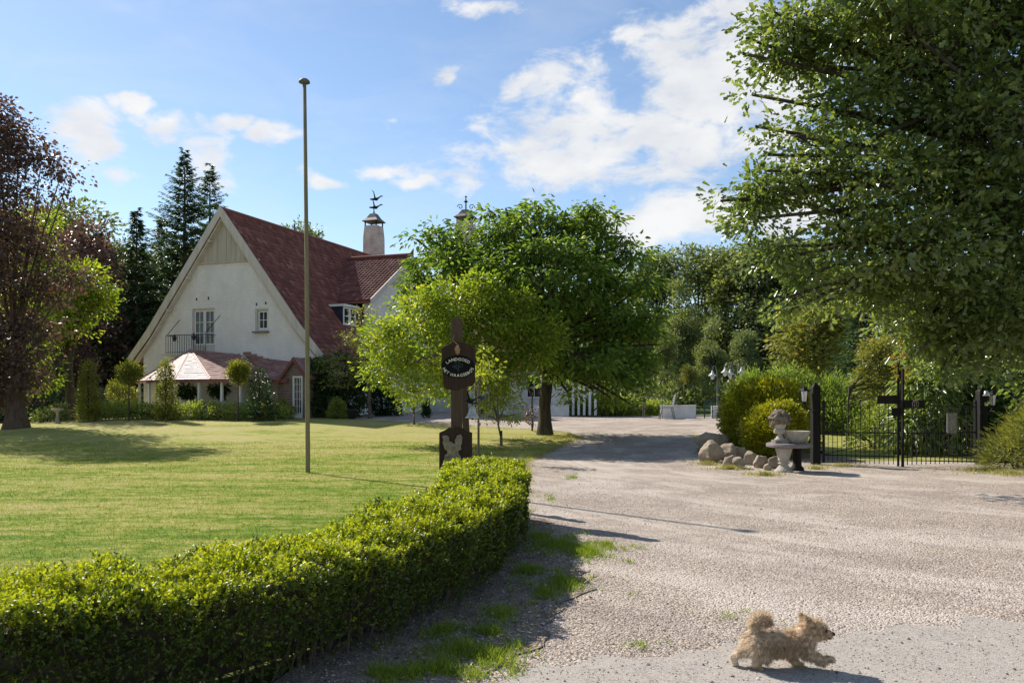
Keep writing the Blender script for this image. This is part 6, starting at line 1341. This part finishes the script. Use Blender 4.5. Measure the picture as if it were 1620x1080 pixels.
# ------------------------------------------------------------------ the dog trotting across the road
db_ = G(1233, 1057); U = .00402 * 1.0
dog = thing('dog', 'small shaggy sandy dog with curled tail trotting right across the road', 'dog', db_)
q = lambda cx, cy, y=0.0: ((1100 + cx / 5.4 - 1233) * U, y, (1058 - (930 + cy / 5.4)) * U)
def dogf(X, Y, Z):
    s = lambda *c: [q(*p) if True else p for p in c]
    d = capsule(X, Y, Z, q(520, 455), q(700, 470), .060, .062); d = smin(d, capsule(X, Y, Z, q(700, 475), q(900, 460), .062, .070), .04)
    d = smin(d, capsule(X, Y, Z, q(900, 435), q(1000, 365), .058, .050), .05)                                     # neck
    d = smin(d, capsule(X, Y, Z, q(1000, 350), q(1040, 350), .058, .054), .035); d = smin(d, capsule(X, Y, Z, q(1050, 372), q(1140, 400), .040, .024), .03)   # head, muzzle
    for sy in (-1, 1): d = smin(d, capsule(X, Y, Z, q(960, 305, sy * .038), q(935, 238 if sy < 0 else 255, sy * .05), .020, .012), .018)           # ears
    y = -.038
    d = smin(d, capsule(X, Y, Z, q(530, 480, y), q(575, 570, y), .050, .034), .03); d = smin(d, capsule(X, Y, Z, q(575, 570, y), q(505, 640, y), .031, .022), .015); d = smin(d, capsule(X, Y, Z, q(505, 640, y), q(540, 695, y), .022, .019), .012); d = smin(d, capsule(X, Y, Z, q(540, 697, y), q(595, 700, y), .018, .015), .01)
    y = .036
    d = smin(d, capsule(X, Y, Z, q(500, 470, y), q(470, 555, y), .048, .032), .03); d = smin(d, capsule(X, Y, Z, q(470, 555, y), q(345, 605, y), .028, .020), .015); d = smin(d, capsule(X, Y, Z, q(345, 605, y), q(350, 665, y), .020, .017), .012); d = smin(d, capsule(X, Y, Z, q(350, 668, y), q(372, 674, y), .017, .013), .01)
    y = -.040
    d = smin(d, capsule(X, Y, Z, q(915, 480, y), q(960, 550, y), .042, .032), .025); d = smin(d, capsule(X, Y, Z, q(960, 550, y), q(1060, 610, y), .030, .024), .012); d = smin(d, capsule(X, Y, Z, q(1060, 612, y), q(1150, 592, y), .023, .018), .012)
    y = .038
    d = smin(d, capsule(X, Y, Z, q(890, 490, y), q(835, 580, y), .040, .028), .025); d = smin(d, capsule(X, Y, Z, q(835, 580, y), q(870, 660, y), .025, .020), .012); d = smin(d, capsule(X, Y, Z, q(872, 664, y), q(930, 676, y), .019, .015), .01)
    T = [q(525, 420), q(505, 350), q(515, 295), q(555, 262), q(602, 265), q(628, 300), q(612, 325)]; R = [.034, .026, .024, .021, .018, .016, .012]
    for a, b_, ra, rb_ in zip(T[:-1], T[1:], R[:-1], R[1:]): d = smin(d, capsule(X, Y, Z, a, b_, ra, rb_), .012)
    return d + .0035 * np.sin(X * 90) * np.sin(Z * 80 + Y * 60)
V, Q = surface_net(dogf, (-.36, -.16, -.02), (.40, .16, .42), .007)
body = np_mesh('body', V, Q.ravel(), np.full(len(Q), 4), M['fur'], dog, True)
def fur():
    r = np.random.default_rng(77); A, Bq, Cq = V[Q[:, 0]], V[Q[:, 1]], V[Q[:, 2]]; nf = np.cross(Bq - A, V[Q[:, 3]] - A); area = np.linalg.norm(nf, axis=1); nf = unit(nf)
    cen = V[Q].mean(1); g0 = .004; grad = np.stack([dogf(cen[:, 0] + (g0 if i == 0 else 0), cen[:, 1] + (g0 if i == 1 else 0), cen[:, 2] + (g0 if i == 2 else 0)) for i in range(3)], -1) - dogf(cen[:, 0], cen[:, 1], cen[:, 2])[:, None]; nf = unit(grad)
    n = 42000; i = r.choice(len(Q), n, p=area / area.sum()); P = V[Q[i, 0]] * (w := r.random((n, 1))) + V[Q[i, 2]] * (1 - w) + r.normal(0, .002, (n, 3)); N_ = nf[i]
    x, z = P[:, 0], P[:, 2]; tail = (x < -.05) & (z > .245); head = x > .13; leg = z < .085
    flow = np.stack([np.where(tail, -.15, np.where(head, -.25, -.55)), np.zeros(n), np.where(tail, .5, np.where(head, -.1, -.75))], -1)
    cl = unit(np.stack([np.sin(x * 140 + z * 60), np.sin(z * 150 + P[:, 1] * 90), np.cos(x * 120 - z * 90)], -1)) * .55
    a = unit(N_ * np.where(tail, .9, .50)[:, None] + flow * 1.0 + cl + r.normal(0, .25, (n, 3)))
    L = np.where(tail, .042, np.where(head, .026, np.where(leg, .014, .046))) * r.uniform(.4, 1.4, n); muzzle = x > .30; L = np.where(muzzle, .014, L); L = np.where(P[:, 2] < .03, .010, L)
    L = np.where((z < .13) & (z > .06) & (abs(P[:, 1]) < .06) & (x > -.1) & (x < .16), .045, L)
    leaves('fur', P - N_ * .003, a, r.normal(size=(n, 3)), L, .0036, 'blade', M['fur'], dog)
fur()
ey = M['black']
MB().lathe([(.002, -.014), (.014, -.006), (.015, .004), (.004, .014)], q(1176, 396), 10).build('nose', ey, body, True)
for sy in (-1, 1): MB().lathe([(.001, -.010), (.010, 0), (.001, .010)], q(1092, 350, sy * .052), 8).build('eye', ey, body, True)
MB().tube([q(1150, 425, -.018), q(1125, 428, -.026)], .004, 5).build('mouth', ey, body)
